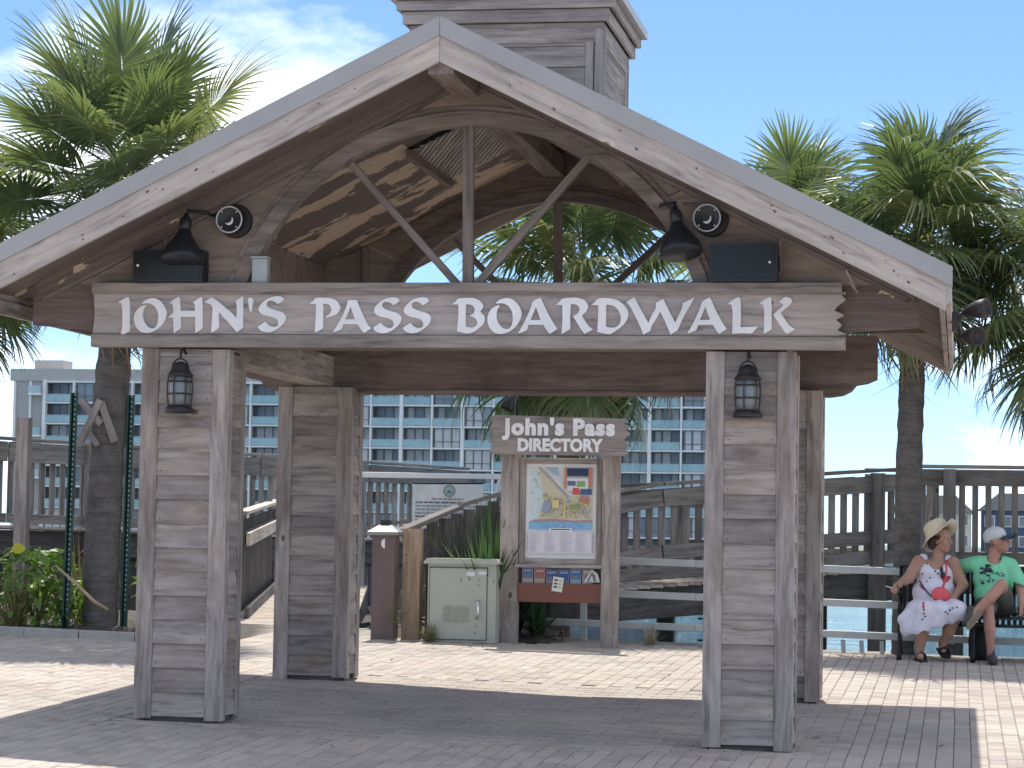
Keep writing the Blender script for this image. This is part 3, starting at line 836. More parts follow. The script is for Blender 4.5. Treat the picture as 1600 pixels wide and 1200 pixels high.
# headers
def header(y0, y1, zb_, mat, xr):
    mb = MB()
    sc = [(2.30, 0.0), (2.40, 0.015), (2.47, 0.05), (2.51, 0.10), (2.60, 0.115), (xr, 0.15)]
    pts = [(x, zb_ + q) for x, q in sc] + [(xr, 2.985), (-xr, 2.985)] + [(-x, zb_ + q) for x, q in reversed(sc)]
    M = Matrix.Translation((0, (y0 + y1) / 2, (zb_ + 3) / 2))
    mb.prism(pts, 'y', y0, y1)
    return mb.build('header', mat, pv, at=(0, (y0 + y1) / 2, 2.75))
header(0.012, 0.062, 2.575, 'peeling_header', 3.08)
header(3.93, 3.98, 2.485, 'brown_wood', 2.68)
header(4.14, 4.18, 2.485, 'brown_wood', 2.68)
board('header_beam', (-2.2, 0.20, 2.69), (2.2, 0.20, 2.69), 0.23, 0.2, 'brown_wood', pv)
board('header_strip', (-1.62, 3.915, 2.50), (1.66, 3.915, 2.50), 0.03, 0.02, 'brown_wood', pv)
for s in (-1, 1):
    board('side_beam', (s * 1.93, 0.46, 2.65), (s * 1.93, 3.66, 2.65), 0.24, 0.26, 'grey_wood', pv)
    ys = [0.066, 1.0, 2.0, 3.0, 3.98]
    for i in range(4):
        mb = MB(); ztop = zt(1.99) - 0.115
        mb.box((s * 1.99, (ys[i] + ys[i + 1]) / 2, (2.775 + ztop) / 2), (0.03, ys[i + 1] - ys[i] - 0.006, ztop - 2.775))
        mb.build('side_panel', 'panel_wood', pv, at=(s * 1.99, (ys[i] + ys[i + 1]) / 2, 2.9))
for x in (-1.62, 1.55):
    board('stud', (x, 3.95, 2.99), (x, 3.95, zt(x) - 0.13), 0.05, 0.05, 'brown_wood', pv, up=(1, 0, 0))

# lattice panels on the underside of both slopes below the cupola, with their frames
LY0, LY1 = 1.46, 2.98
for s in (-1, 1):
    M = Matrix.Translation((s * 0.40, (LY0 + LY1) / 2, zt(0.40) - 0.142)) @ Matrix.Rotation(s * AN, 4, 'Y')
    hx, hy = 0.36, (LY1 - LY0) / 2
    for a, b_ in (((-hx, -hy, -0.03), (-hx, hy, -0.03)), ((hx, -hy, -0.03), (hx, hy, -0.03))):
        board('lattice_frame', M @ Vector(a), M @ Vector(b_), 0.075, 0.055, 'brown_wood', pv)
    mb = MB(); mb.add([M @ Vector(q) for q in ((-hx, -hy, 0.012), (hx, -hy, 0.012), (hx, hy, 0.012), (-hx, hy, 0.012))], [(3, 2, 1, 0)]); mb.build('lattice_hollow_shade', 'black_paint', pv)  # black sheet paints in the darkness of the hollow above the slats
    for layer, dirn in ((0, 1), (1, -1)):
        for i in range(-16, 17):
            c_ = i * 0.105; pts = []
            for q in np.linspace(-1.2, 1.2, 241):
                xx, yy = q, dirn * q * 1.6 + c_
                if abs(xx) < hx - 0.02 and abs(yy) < hy - 0.02: pts.append((xx, yy))
            if len(pts) > 8:
                z_ = -0.006 - layer * 0.009
                a, b_ = M @ Vector((pts[0][0], pts[0][1], z_)), M @ Vector((pts[-1][0], pts[-1][1], z_))
                board('lattice_slat', a, b_, 0.008, 0.034, 'rake_wood', pv, up=M.to_3x3() @ Vector((0, 0, 1)))

# cupola
cy0, cy1, cw = 1.49, 2.96, 0.735
mb = MB(); mb.prism([(-0.70, 4.33), (0, 4.64), (0.70, 4.33), (0.70, 5.33), (-0.70, 5.33)], 'y', cy0 + 0.03, cy1 - 0.03)
cu = mb.build('cupola', 'cupola_wood', pv, at=(0, (cy0 + cy1) / 2, 4.2))
ctr = Vector((0, (cy0 + cy1) / 2, 0)); half = (cy1 - cy0) / 2
for rz in (0, math.pi / 2, math.pi, -math.pi / 2):
    R = Matrix.Translation(ctr) @ Matrix.Rotation(rz, 4, 'Z')
    fx = R.to_3x3() @ Vector((1, 0, 0))
    z = 4.15
    front = rz in (0, math.pi)
    for i in range(6):
        xi = max(0.0, (4.63 - z) / K) if front else (0.0 if z > 4.28 else 9.0)
        if xi < 0.01: spans = [(-cw + 0.13, cw - 0.13)]
        elif xi < cw - 0.16: spans = [(-cw + 0.13, -xi), (xi, cw - 0.13)]
        else: spans = []
        for xa, xb in spans:
            board('cupola_board', R @ Vector((xa, -half + 0.022, z + 0.078)), R @ Vector((xb, -half + 0.022, z + 0.078)), 0.152, 0.022, 'cupola_wood', cu)
        z += 0.157
    off = 0.0 if rz in (0, math.pi) else 0.024
    for s in (-1, 1):
        board('corner_board', R @ Vector((s * (cw - 0.034 - off), -half + 0.008, 4.30)), R @ Vector((s * (cw - 0.034 - off), -half + 0.008, 5.06)), 0.062, 0.026, 'cupola_wood', cu, up=fx)
        board('corner_board', R @ Vector((s * (cw - 0.104 - off), -half + 0.011, 4.345)), R @ Vector((s * (cw - 0.104 - off), -half + 0.011, 4.98)), 0.062, 0.02, 'cupola_wood', cu, up=fx)
    for zc, hh, out, ln in ((5.035, 0.15, -0.012, cw + 0.0), (5.16, 0.095, 0.028, cw + 0.045), (5.245, 0.075, 0.068, cw + 0.085)):
        e2 = 0.0 if rz in (0, math.pi) else 0.027
        board('frieze_board', R @ Vector((-ln + e2, -half - out, zc)), R @ Vector((ln - e2, -half - out, zc)), hh, 0.027, 'cupola_wood', cu)
mb = MB(); e = cw + 0.13
yb0, yb1 = ctr.y - e, ctr.y + e
mb.add([(-e, yb0, 5.285), (e, yb0, 5.285), (e, yb1, 5.285), (-e, yb1, 5.285), (-e, yb0, 5.35), (e, yb0, 5.35), (e, yb1, 5.35), (-e, yb1, 5.35), (0, ctr.y, 5.95)],
       [(3, 2, 1, 0), (0, 1, 5, 4), (1, 2, 6, 5), (2, 3, 7, 6), (3, 0, 4, 7), (4, 5, 8), (5, 6, 8), (6, 7, 8), (7, 4, 8)])
mb.build('cupola_roof', 'roof_metal', cu)

# ------------------------------------------------------------------ entrance sign
sg = thing('entrance_sign', 'long grey timber sign board with raised white letters reading JOHN\'S PASS BOARDWALK', 'sign', (0, -0.03, 2.575))
rag = [(2.555, 2.66), (2.60, 2.675), (2.545, 2.70), (2.575, 2.735), (2.535, 2.77), (2.59, 2.80), (2.525, 2.83), (2.545, 2.86), (2.60, 2.905), (2.57, 2.935)]
lag = [(-2.61, 2.935), (-2.60, 2.80), (-2.61, 2.66)]
mb = MB(); mb.prism(rag + lag, 'y', -0.062, 0.008); mb.build('sign_board', 'sign_wood', sg, at=(0, -0.03, 2.8))
for z, h_, t_, e_ in ((2.983, 0.062, 0.105, 2.575), (2.945, 0.022, 0.088, 2.60), (2.612, 0.088, 0.094, 2.60)):
    board('trim_board', (-2.615, 0.008 - t_ / 2, z), (e_, 0.008 - t_ / 2, z), h_, t_, 'sign_trim', sg)
for a, b_ in (((2.60, -0.05, 3.10), (2.66, -0.05, 2.98)), ((2.62, -0.055, 3.02), (2.68, -0.055, 2.95))):
    board('split_splinter', a, b_, 0.014, 0.012, 'sign_wood', sg)
GLYPHS = [
    ('J', [[(-2.428,2.878),(-2.395,2.899),(-2.356,2.917),(-2.346,2.904),(-2.341,2.843),(-2.337,2.678),(-2.374,2.654),(-2.417,2.628),(-2.402,2.656),(-2.392,2.709),(-2.392,2.79),(-2.397,2.848),(-2.406,2.875)]]),
    ('O', [[(-2.253,2.876),(-2.223,2.897),(-2.177,2.908),(-2.135,2.897),(-2.1,2.866),(-2.078,2.826),(-2.073,2.799),(-2.083,2.759),(-2.107,2.719),(-2.144,2.688),(-2.18,2.67),(-2.217,2.664),(-2.254,2.672),(-2.285,2.698),(-2.302,2.732),(-2.308,2.763),(-2.302,2.799),(-2.284,2.83),(-2.257,2.85),(-2.229,2.86),(-2.226,2.852),(-2.24,2.83),(-2.246,2.799),(-2.243,2.768),(-2.228,2.734),(-2.204,2.708),(-2.178,2.697),(-2.158,2.701),(-2.142,2.719),(-2.134,2.75),(-2.133,2.786),(-2.142,2.821),(-2.162,2.85),(-2.185,2.866),(-2.213,2.873),(-2.245,2.869)]]),
    ('H', [[(-2.058,2.87),(-2.029,2.895),(-1.99,2.916),(-1.981,2.902),(-1.973,2.819),(-1.868,2.82),(-1.874,2.866),(-1.888,2.876),(-1.859,2.897),(-1.829,2.916),(-1.82,2.906),(-1.815,2.8),(-1.812,2.7),(-1.837,2.68),(-1.864,2.664),(-1.866,2.777),(-1.971,2.777),(-1.969,2.697),(-1.996,2.679),(-2.018,2.661),(-2.025,2.773),(-2.065,2.773),(-2.042,2.79),(-2.024,2.808),(-2.028,2.844),(-2.035,2.871)]]),
    ('N', [[(-1.805,2.879),(-1.781,2.895),(-1.751,2.915),(-1.707,2.886),(-1.66,2.849),(-1.604,2.804),(-1.572,2.771),(-1.57,2.8),(-1.572,2.849),(-1.579,2.886),(-1.552,2.906),(-1.528,2.925),(-1.525,2.822),(-1.524,2.703),(-1.547,2.687),(-1.569,2.671),(-1.593,2.703),(-1.626,2.738),(-1.668,2.778),(-1.697,2.812),(-1.698,2.764),(-1.694,2.703),(-1.72,2.684),(-1.75,2.666),(-1.747,2.733),(-1.744,2.8),(-1.745,2.851),(-1.761,2.864),(-1.785,2.873)]]),
    ('apostrophe', [[(-1.492,2.904),(-1.479,2.912),(-1.463,2.91),(-1.455,2.895),(-1.459,2.862),(-1.465,2.814),(-1.474,2.811),(-1.482,2.84),(-1.49,2.88)]]),
    ('S', [[(-1.235,2.898),(-1.247,2.913),(-1.27,2.921),(-1.306,2.919),(-1.351,2.904),(-1.387,2.878),(-1.41,2.849),(-1.414,2.825),(-1.399,2.803),(-1.367,2.787),(-1.326,2.778),(-1.293,2.767),(-1.275,2.748),(-1.274,2.723),(-1.29,2.71),(-1.315,2.71),(-1.342,2.723),(-1.366,2.745),(-1.393,2.727),(-1.417,2.71),(-1.405,2.69),(-1.378,2.677),(-1.346,2.672),(-1.31,2.679),(-1.269,2.703),(-1.236,2.734),(-1.22,2.77),(-1.228,2.796),(-1.254,2.814),(-1.295,2.825),(-1.336,2.84),(-1.357,2.856),(-1.359,2.876),(-1.346,2.889),(-1.324,2.891),(-1.301,2.882),(-1.28,2.867),(-1.255,2.88)]]),
    ('P', [[(-1.055,2.869),(-1.029,2.889),(-1.009,2.909),(-0.957,2.911),(-0.907,2.908),(-0.871,2.894),(-0.845,2.867),(-0.838,2.841),(-0.851,2.81),(-0.882,2.788),(-0.934,2.774),(-0.938,2.781),(-0.914,2.797),(-0.901,2.819),(-0.901,2.841),(-0.915,2.861),(-0.936,2.868),(-0.958,2.869),(-0.956,2.779),(-0.956,2.7),(-0.984,2.684),(-1.013,2.67),(-1.009,2.757),(-1.008,2.823),(-1.01,2.867)]]),
    ('A', [[(-0.782,2.894),(-0.722,2.896),(-0.703,2.85),(-0.671,2.784),(-0.643,2.731),(-0.616,2.7),(-0.642,2.685),(-0.666,2.669),(-0.691,2.696),(-0.712,2.729),(-0.813,2.729),(-0.824,2.696),(-0.853,2.683),(-0.885,2.673),(-0.858,2.718),(-0.823,2.779),(-0.798,2.841)],[(-0.764,2.848),(-0.8,2.763),(-0.733,2.763)]]),
    ('S', [[(-0.422,2.891),(-0.433,2.906),(-0.456,2.914),(-0.492,2.912),(-0.536,2.897),(-0.571,2.871),(-0.594,2.843),(-0.598,2.818),(-0.583,2.796),(-0.552,2.781),(-0.511,2.773),(-0.48,2.762),(-0.461,2.742),(-0.461,2.718),(-0.476,2.705),(-0.501,2.705),(-0.528,2.718),(-0.551,2.74),(-0.577,2.722),(-0.602,2.704),(-0.59,2.685),(-0.563,2.672),(-0.531,2.667),(-0.496,2.674),(-0.456,2.698),(-0.423,2.729),(-0.407,2.764),(-0.415,2.79),(-0.44,2.808),(-0.481,2.819),(-0.521,2.834),(-0.542,2.849),(-0.544,2.869),(-0.531,2.882),(-0.509,2.884),(-0.486,2.876),(-0.466,2.86),(-0.442,2.873)]]),
    ('S', [[(-0.216,2.891),(-0.227,2.906),(-0.249,2.914),(-0.285,2.912),(-0.329,2.898),(-0.364,2.871),(-0.387,2.843),(-0.391,2.819),(-0.376,2.797),(-0.345,2.782),(-0.305,2.773),(-0.273,2.762),(-0.255,2.742),(-0.254,2.718),(-0.27,2.705),(-0.294,2.705),(-0.321,2.718),(-0.344,2.74),(-0.37,2.722),(-0.395,2.705),(-0.383,2.685),(-0.356,2.672),(-0.325,2.668),(-0.289,2.675),(-0.25,2.699),(-0.217,2.729),(-0.201,2.764),(-0.209,2.791),(-0.234,2.808),(-0.274,2.819),(-0.315,2.834),(-0.335,2.849),(-0.337,2.869),(-0.324,2.882),(-0.302,2.885),(-0.28,2.876),(-0.259,2.86),(-0.235,2.874)]]),
    ('B', [[(-0.056,2.868),(-0.032,2.886),(-0.015,2.905),(0.031,2.91),(0.085,2.91),(0.125,2.897),(0.151,2.873),(0.157,2.847),(0.139,2.816),(0.166,2.79),(0.172,2.76),(0.156,2.725),(0.119,2.694),(0.08,2.672),(0.045,2.668),(0.009,2.676),(-0.018,2.681),(-0.014,2.75),(-0.011,2.811),(-0.014,2.866)],[(0.04,2.868),(0.039,2.794),(0.042,2.716),(0.07,2.709),(0.097,2.711),(0.117,2.725),(0.121,2.746),(0.105,2.772),(0.065,2.79),(0.091,2.803),(0.102,2.825),(0.094,2.849),(0.072,2.865)]]),
    ('O', [[(0.246,2.878),(0.275,2.899),(0.321,2.91),(0.363,2.899),(0.398,2.868),(0.42,2.828),(0.425,2.801),(0.414,2.761),(0.389,2.72),(0.353,2.689),(0.316,2.671),(0.28,2.665),(0.242,2.673),(0.212,2.7),(0.195,2.733),(0.19,2.765),(0.196,2.8),(0.214,2.832),(0.242,2.852),(0.269,2.862),(0.273,2.854),(0.258,2.832),(0.252,2.801),(0.255,2.769),(0.269,2.736),(0.293,2.709),(0.318,2.699),(0.339,2.702),(0.355,2.72),(0.364,2.752),(0.364,2.787),(0.355,2.823),(0.336,2.852),(0.313,2.868),(0.285,2.875),(0.253,2.871)]]),
    ('A', [[(0.503,2.888),(0.551,2.912),(0.567,2.884),(0.597,2.821),(0.624,2.773),(0.646,2.737),(0.672,2.7),(0.647,2.685),(0.621,2.666),(0.599,2.691),(0.574,2.728),(0.473,2.728),(0.463,2.693),(0.432,2.678),(0.4,2.668),(0.432,2.721),(0.461,2.782),(0.487,2.843)],[(0.522,2.849),(0.486,2.761),(0.556,2.761)]]),
    ('R', [[(0.659,2.865),(0.683,2.884),(0.704,2.906),(0.752,2.912),(0.805,2.912),(0.849,2.897),(0.874,2.869),(0.876,2.843),(0.861,2.815),(0.837,2.793),(0.855,2.761),(0.882,2.724),(0.913,2.698),(0.887,2.683),(0.859,2.667),(0.839,2.69),(0.807,2.739),(0.777,2.787),(0.806,2.804),(0.821,2.828),(0.814,2.852),(0.792,2.867),(0.76,2.869),(0.757,2.782),(0.758,2.7),(0.73,2.683),(0.7,2.665),(0.705,2.761),(0.703,2.862)]]),
    ('D', [[(0.899,2.863),(0.923,2.882),(0.946,2.906),(1.005,2.91),(1.057,2.902),(1.105,2.878),(1.14,2.839),(1.151,2.805),(1.142,2.762),(1.112,2.723),(1.069,2.69),(1.03,2.667),(0.987,2.671),(0.943,2.681),(0.947,2.77),(0.948,2.861)],[(1.001,2.866),(1.001,2.718),(1.03,2.71),(1.064,2.713),(1.09,2.731),(1.102,2.762),(1.098,2.8),(1.075,2.839),(1.04,2.861)]]),
    ('W', [[(1.136,2.88),(1.161,2.898),(1.187,2.913),(1.2,2.9),(1.245,2.818),(1.288,2.743),(1.314,2.801),(1.337,2.844),(1.337,2.877),(1.36,2.891),(1.386,2.904),(1.404,2.87),(1.439,2.801),(1.469,2.747),(1.491,2.792),(1.514,2.844),(1.517,2.876),(1.558,2.896),(1.597,2.917),(1.571,2.866),(1.525,2.784),(1.485,2.696),(1.462,2.681),(1.439,2.664),(1.419,2.711),(1.392,2.771),(1.366,2.82),(1.34,2.771),(1.307,2.715),(1.302,2.691),(1.277,2.676),(1.255,2.662),(1.237,2.71),(1.197,2.792),(1.157,2.863)]]),
    ('A', [[(1.652,2.89),(1.699,2.914),(1.714,2.886),(1.742,2.824),(1.769,2.777),(1.79,2.74),(1.816,2.704),(1.791,2.689),(1.766,2.67),(1.744,2.695),(1.72,2.732),(1.622,2.731),(1.611,2.697),(1.581,2.682),(1.549,2.672),(1.581,2.725),(1.61,2.785),(1.635,2.845)],[(1.669,2.852),(1.634,2.764),(1.702,2.765)]]),
    ('L', [[(1.82,2.872),(1.853,2.898),(1.89,2.918),(1.904,2.907),(1.908,2.827),(1.907,2.716),(1.962,2.718),(2.023,2.721),(2.001,2.695),(1.978,2.674),(1.92,2.676),(1.851,2.671),(1.853,2.755),(1.85,2.836),(1.843,2.868)]]),
    ('K', [[(2.032,2.875),(2.062,2.898),(2.096,2.918),(2.11,2.909),(2.113,2.806),(2.113,2.702),(2.086,2.685),(2.061,2.669),(2.063,2.764),(2.061,2.84),(2.053,2.868)],[(2.16,2.885),(2.185,2.907),(2.206,2.92),(2.236,2.909),(2.248,2.89),(2.232,2.864),(2.199,2.836),(2.171,2.815),(2.195,2.779),(2.23,2.73),(2.269,2.704),(2.243,2.687),(2.217,2.67),(2.196,2.691),(2.157,2.747),(2.121,2.8),(2.152,2.828),(2.188,2.86),(2.181,2.873),(2.164,2.881)]]),
]
for nm, cs in GLYPHS:
    cx = sum(p[0] for p in cs[0]) / len(cs[0]); cz = sum(p[1] for p in cs[0]) / len(cs[0])
    sc = [smooth_poly([(p[0] - cx, p[1] - cz) for p in c_]) for c_ in cs]
    me = curve_mesh(sc, 0.009, 'letter_paint')
    obj('letter', me, sg, Matrix.Translation((cx, -0.0715, cz)) @ FACE)

# nail holes and knots in the front rake boards
rk = random.Random(2)
for s in (-1, 1):
    mb = MB()
    for k in range(15):
        x = rk.uniform(0.3, 3.15); t_ = rk.uniform(0.13, 0.26); r_ = rk.choice([0.004, 0.005, 0.006, 0.0085])
        c_ = Vector((s * x, YF - 0.0065, zt(x) - t_))
        mb.add([c_ + Vector((r_ * 1.5 * math.cos(q) * math.cos(AN) , 0, r_ * math.sin(q) - s * K * r_ * 1.3 * math.cos(q))) for q in np.linspace(0, 2 * math.pi, 9)[:-1]], [tuple(range(8))])
    o = mb.build('nail_hole', 'dark_wood', pv); tag(o, kind='stuff')
# a few dry leaves and specks on the paving
lf = random.Random(9); mb = MB()
for k in range(70):
    x, y = lf.uniform(-4.5, 4.5), lf.uniform(-3.6, 8.5)
    if abs(abs(x) - 1.95) < 0.4 and (-0.1 < y < 0.6 or 3.5 < y < 4.3): continue
    L = lf.uniform(0.02, 0.07); a = lf.uniform(0, 6.28); z = ground_z(x, y) + 0.006
    d = Vector((math.cos(a), math.sin(a), 0)); n_ = Vector((-d.y, d.x, 0)); c_ = Vector((x, y, z))
    mb.add([c_ - d * L, c_ + n_ * L * 0.3 + Vector((0, 0, 0.006)), c_ + d * L + Vector((0, 0, 0.012)), c_ - n_ * L * 0.3 + Vector((0, 0, 0.004))], [(0, 1, 2, 3)])
o = mb.build('leaf_litter', 'dead_frond'); tag(o, 'small dry brown leaves scattered over the plaza paving', 'leaves', kind='stuff')

# ================================================================== FIXTURES ON THE PAVILION
def barn_light(label, at, tilt, wall):
    x, y, z = at
    t = thing('barn_light', label, 'lamp', (x, y, z), 'bell shaped gable lamps')
    R = Matrix.Rotation(tilt, 3, 'Y') @ Matrix.Rotation(-0.25, 3, 'X')
    mb = MB(); mb.lathe([(0.006, 0.005), (0.140, 0.0), (0.146, 0.012), (0.138, 0.05), (0.115, 0.10), (0.085, 0.145), (0.058, 0.185), (0.045, 0.22), (0.04, 0.225)], 24, (x, y, z - 0.16), R)
    mb.build('shade', 'black_paint', t, smooth=True)
    mb = MB(); mb.lathe([(0.04, 0.22), (0.042, 0.29), (0.036, 0.31), (0.022, 0.325), (0.02, 0.345)], 16, (x, y, z - 0.16), R); mb.build('socket', 'black_paint', t, smooth=True)
    top = Vector((x, y, z - 0.16)) + R @ Vector((0, 0, 0.34))
    mb = MB(); mb.tube([top, top + Vector((0, 0.03, 0.035)), top + Vector((wall * 0.10, 0.10, 0.03)), (x + wall * 0.2, 0.02, z + 0.17)], 0.012, 8); mb.build('gooseneck', 'black_paint', t, smooth=True)
barn_light('black bell shaped gable lamp hanging upright near the letters JOHN\'S', (-1.93, -0.22, 3.31), 0.0, 1)
barn_light('black bell shaped gable lamp tilted outward above the letters WALK', (1.52, -0.22, 3.35), -0.18, -1)
def round_fixture(label, x, z):
    t = thing('round_fixture', label, 'lamp', (x, -0.03, z), 'round black gable fixtures')
    R = Matrix.Rotation(math.pi / 2, 3, 'X')
    mb = MB(); mb.lathe([(0.115, -0.06), (0.118, 0.0), (0.112, 0.015)], 28, (x + 0.02, 0.0, z), R); mb.build('back_plate', 'dark_bronze', t, smooth=False)
    mb = MB(); mb.lathe([(0.092, 0.0), (0.094, 0.09), (0.086, 0.10), (0.03, 0.085)], 28, (x, 0.0, z), R); mb.build('drum', 'black_paint', t)
    mb = MB(); mb.tube([(x + 0.090 * math.cos(a), -0.098, z + 0.090 * math.sin(a)) for a in np.linspace(0, 2 * math.pi, 29)[:-1]], 0.0065, 6, 0, True); mb.build('rim', 'pale_ring', t, smooth=True)
    mb = MB(); mb.tube([(x + 0.030 * math.cos(a) - 0.005, -0.102, z + 0.032 * math.sin(a)) for a in np.linspace(-2.3, 0.5, 9)], [0.002, 0.006, 0.009, 0.010, 0.010, 0.009, 0.007, 0.005, 0.002], 6); mb.build('crescent', 'letter_paint', t)
    for k in range(4):
        a = math.pi / 4 + k * math.pi / 2
        mb = MB(); mb.lathe([(0.006, 0.0), (0.006, 0.006)], 8, (x + 0.074 * math.cos(a), -0.094, z + 0.074 * math.sin(a)), R); mb.build('screw', 'pale_ring', t)
    mb = MB(); mb.tube([(x - 0.02, -0.05, z + 0.085), (x - 0.10, -0.01, z + 0.10), (x - 0.17, 0.02, z + 0.11)], 0.011, 8); mb.build('conduit', 'brown_wood', t)
round_fixture('round black fixture with pale ring left of the arch, above the letters JOHN\'S', -1.635, 3.452)
round_fixture('round black fixture with pale ring right of the arch, above the letters WALK', 1.675, 3.448)
def speaker_box(label, x0, x1, z0, z1, dot):
    t = thing('speaker_box', label, 'speaker', ((x0 + x1) / 2, -0.03, z0), 'black boxes on the sign ledge')
    mb = MB(); mb.box(((x0 + x1) / 2, -0.055, (z0 + z1) / 2), (x1 - x0, 0.15, z1 - z0)); mb.build('case', 'black_paint', t)
    mb = MB(); mb.box(((x0 + x1) / 2, -0.134, (z0 + z1) / 2), (x1 - x0 - 0.03, 0.008, z1 - z0 - 0.03)); mb.build('grille', 'black_iron', t)
    mb = MB(); mb.lathe([(0.009, 0), (0.009, 0.004)], 10, (dot, -0.139, (z0 + z1) / 2 + 0.0), Matrix.Rotation(math.pi / 2, 3, 'X')); mb.build('badge', 'letter_paint', t)
    for x in (x0 - 0.006, x1 + 0.006):
        mb = MB(); mb.box((x, -0.04, (z0 + z1) / 2), (0.012, 0.05, 0.09)); mb.build('bracket', 'black_iron', t)
speaker_box('black box speaker on the ledge beneath the left bell lamp', -2.31, -1.81, 3.018, 3.24, -2.27)
speaker_box('black box speaker on the ledge at the right end of the sign', 1.70, 2.15, 3.018, 3.27, 2.10)
t = thing('junction_box', 'small pale grey electrical box standing on the sign ledge beside the arch foot', 'box', (-1.42, -0.02, 3.016))
mb = MB(); mb.box((-1.42, -0.02, 3.10), (0.105, 0.08, 0.168)); mb.build('case', 'grey_box', t)
mb = MB(); mb.box((-1.42, -0.03, 3.192), (0.12, 0.10, 0.012)); mb.build('lid', 'grey_box', t)

def lantern(label, x, z):
    y = -0.115
    t = thing('wall_lantern', label, 'lantern', (x, y, z), 'lanterns on the front pillars')
    mb = MB(); mb.tube([(x, 0.03, z + 0.20), (x, -0.03, z + 0.235), (x, -0.085, z + 0.235), (x, y, z + 0.20), (x, y, z + 0.165)], 0.009, 8); mb.build('hook', 'dark_bronze', t, smooth=True)
    mb = MB(); mb.tube([(x + 0.058 * math.cos(a), y, z + 0.10 + 0.07 * math.sin(a)) for a in np.linspace(-0.2, math.pi + 0.2, 15)], 0.006, 6); mb.build('ring', 'dark_bronze', t, smooth=True)
    mb = MB(); mb.lathe([(0.088, 0.045), (0.092, 0.055), (0.075, 0.075), (0.062, 0.10), (0.058, 0.125), (0.035, 0.14), (0.012, 0.15)], 20, (x, y, z)); mb.build('cap', 'dark_bronze', t, smooth=True)
    mb = MB(); mb.lathe([(0.066, -0.155), (0.073, -0.09), (0.073, 0.0), (0.064, 0.05)], 20, (x, y, z)); mb.build('glass', 'lamp_glass', t, smooth=True)
    for zz in (-0.075, 0.01):
        mb = MB(); mb.tube([(x + 0.082 * math.cos(a), y + 0.082 * math.sin(a), z + zz) for a in np.linspace(0, 2 * math.pi, 21)[:-1]], 0.006, 6, 0, True); mb.build('guard_ring', 'dark_bronze', t)
    for k in range(6):
        a = k * math.pi / 3 + 0.3
        mb = MB(); mb.tube([(x + r * math.cos(a), y + r * math.sin(a), z + q) for r, q in ((0.076, -0.16), (0.086, -0.08), (0.086, 0.0), (0.076, 0.055))], 0.005, 6); mb.build('guard_bar', 'dark_bronze', t)
    mb = MB(); mb.lathe([(0.098, -0.205), (0.1, -0.19), (0.085, -0.16), (0.07, -0.152)], 20, (x, y, z)); mb.build('base', 'dark_bronze', t, smooth=True)
lantern('bronze ship lantern hanging on the front left pillar', -1.953, 2.315)
lantern('bronze ship lantern hanging on the front right pillar', 1.962, 2.315)

t = thing('eave_floodlight', 'pair of bronze floodlight heads on the outer edge of the right eave', 'floodlight', (3.30, 0.45, 2.80))
mb = MB(); mb.box((3.315, 0.45, 2.80), (0.045, 0.12, 0.13)); mb.build('mount', 'dark_bronze', t)
for a, dr in (((3.37, 0.38, 2.86), Vector((0.85, -0.45, 0.12))), ((3.35, 0.45, 2.70), Vector((0.65, -0.7, -0.05)))):
    d = dr.normalized(); R = d.to_track_quat('Z', 'Y').to_matrix()
    mb = MB(); mb.lathe([(0.02, -0.03), (0.035, 0.0), (0.05, 0.03), (0.062, 0.07), (0.066, 0.14), (0.058, 0.142), (0.05, 0.11)], 18, Vector(a) + d * 0.04, R); h_ = mb.build('lamp_head', 'dark_bronze', t, smooth=True)
    mb = MB(); mb.tube([(3.33, a[1] + 0.02, 2.80), a, Vector(a) + d * 0.05], 0.014, 8); mb.build('knuckle', 'dark_bronze', t)

# ================================================================== DIRECTORY BOARD
gz = ground_z(-0.7, 8.95)
dr = thing('directory_board', 'timber directory stand with JOHN\'S PASS DIRECTORY header above a framed map', 'sign', (-0.69, 8.95, gz))
for xa, xb in ((-1.305, -1.118), (-0.252, -0.078)):
    board('post', ((xa + xb) / 2, 8.95, gz - 0.02), ((xa + xb) / 2, 8.95, 2.16), xb - xa, 0.14, 'grey_wood', dr, up=(1, 0, 0))
rag2 = [(-1.39, 2.14), (-0.02, 2.135), (0.015, 2.16), (-0.02, 2.20), (0.02, 2.25), (-0.03, 2.30), (0.03, 2.36), (-0.01, 2.40), (0.02, 2.44), (-0.03, 2.47), (0.0, 2.515), (-1.36, 2.545), (-1.415, 2.53), (-1.39, 2.46), (-1.42, 2.41), (-1.385, 2.35), (-1.425, 2.29), (-1.39, 2.22), (-1.415, 2.18)]
mb = MB(); mb.prism(rag2, 'y', 8.80, 8.872); hb = mb.build('header_board', 'grey_wood', dr, at=(-0.7, 8.84, 2.34))
for txt, zc, sz, off, sp in (("John's Pass", 2.415, 0.225, 0.0115, 1.12), ('DIRECTORY', 2.232, 0.172, 0.009, 1.02)):
    cxs = -0.69
    me = text_mesh(txt, sz, 0.006, 'letter_paint', off, 0, sp)
    w_ = max(v.co.x for v in me.vertices) - min(v.co.x for v in me.vertices)
    want = 1.17 if 'J' in txt else 0.885
    for v in me.vertices: v.co.x *= want / w_
    for piece in loose_parts(me): obj('letter', piece, hb, Matrix.Translation((cxs, 8.795, zc)) @ FACE)
fx0, fx1, fz0, fz1 = -1.115, -0.255, 1.02, 2.11
fr = MB(); fr.box(((fx0 + fx1) / 2, 8.965, (fz0 + fz1) / 2), (fx1 - fx0, 0.05, fz1 - fz0)); fr = fr.build('map_frame', 'grey_wood', dr, at=((fx0 + fx1) / 2, 8.95, 1.55))
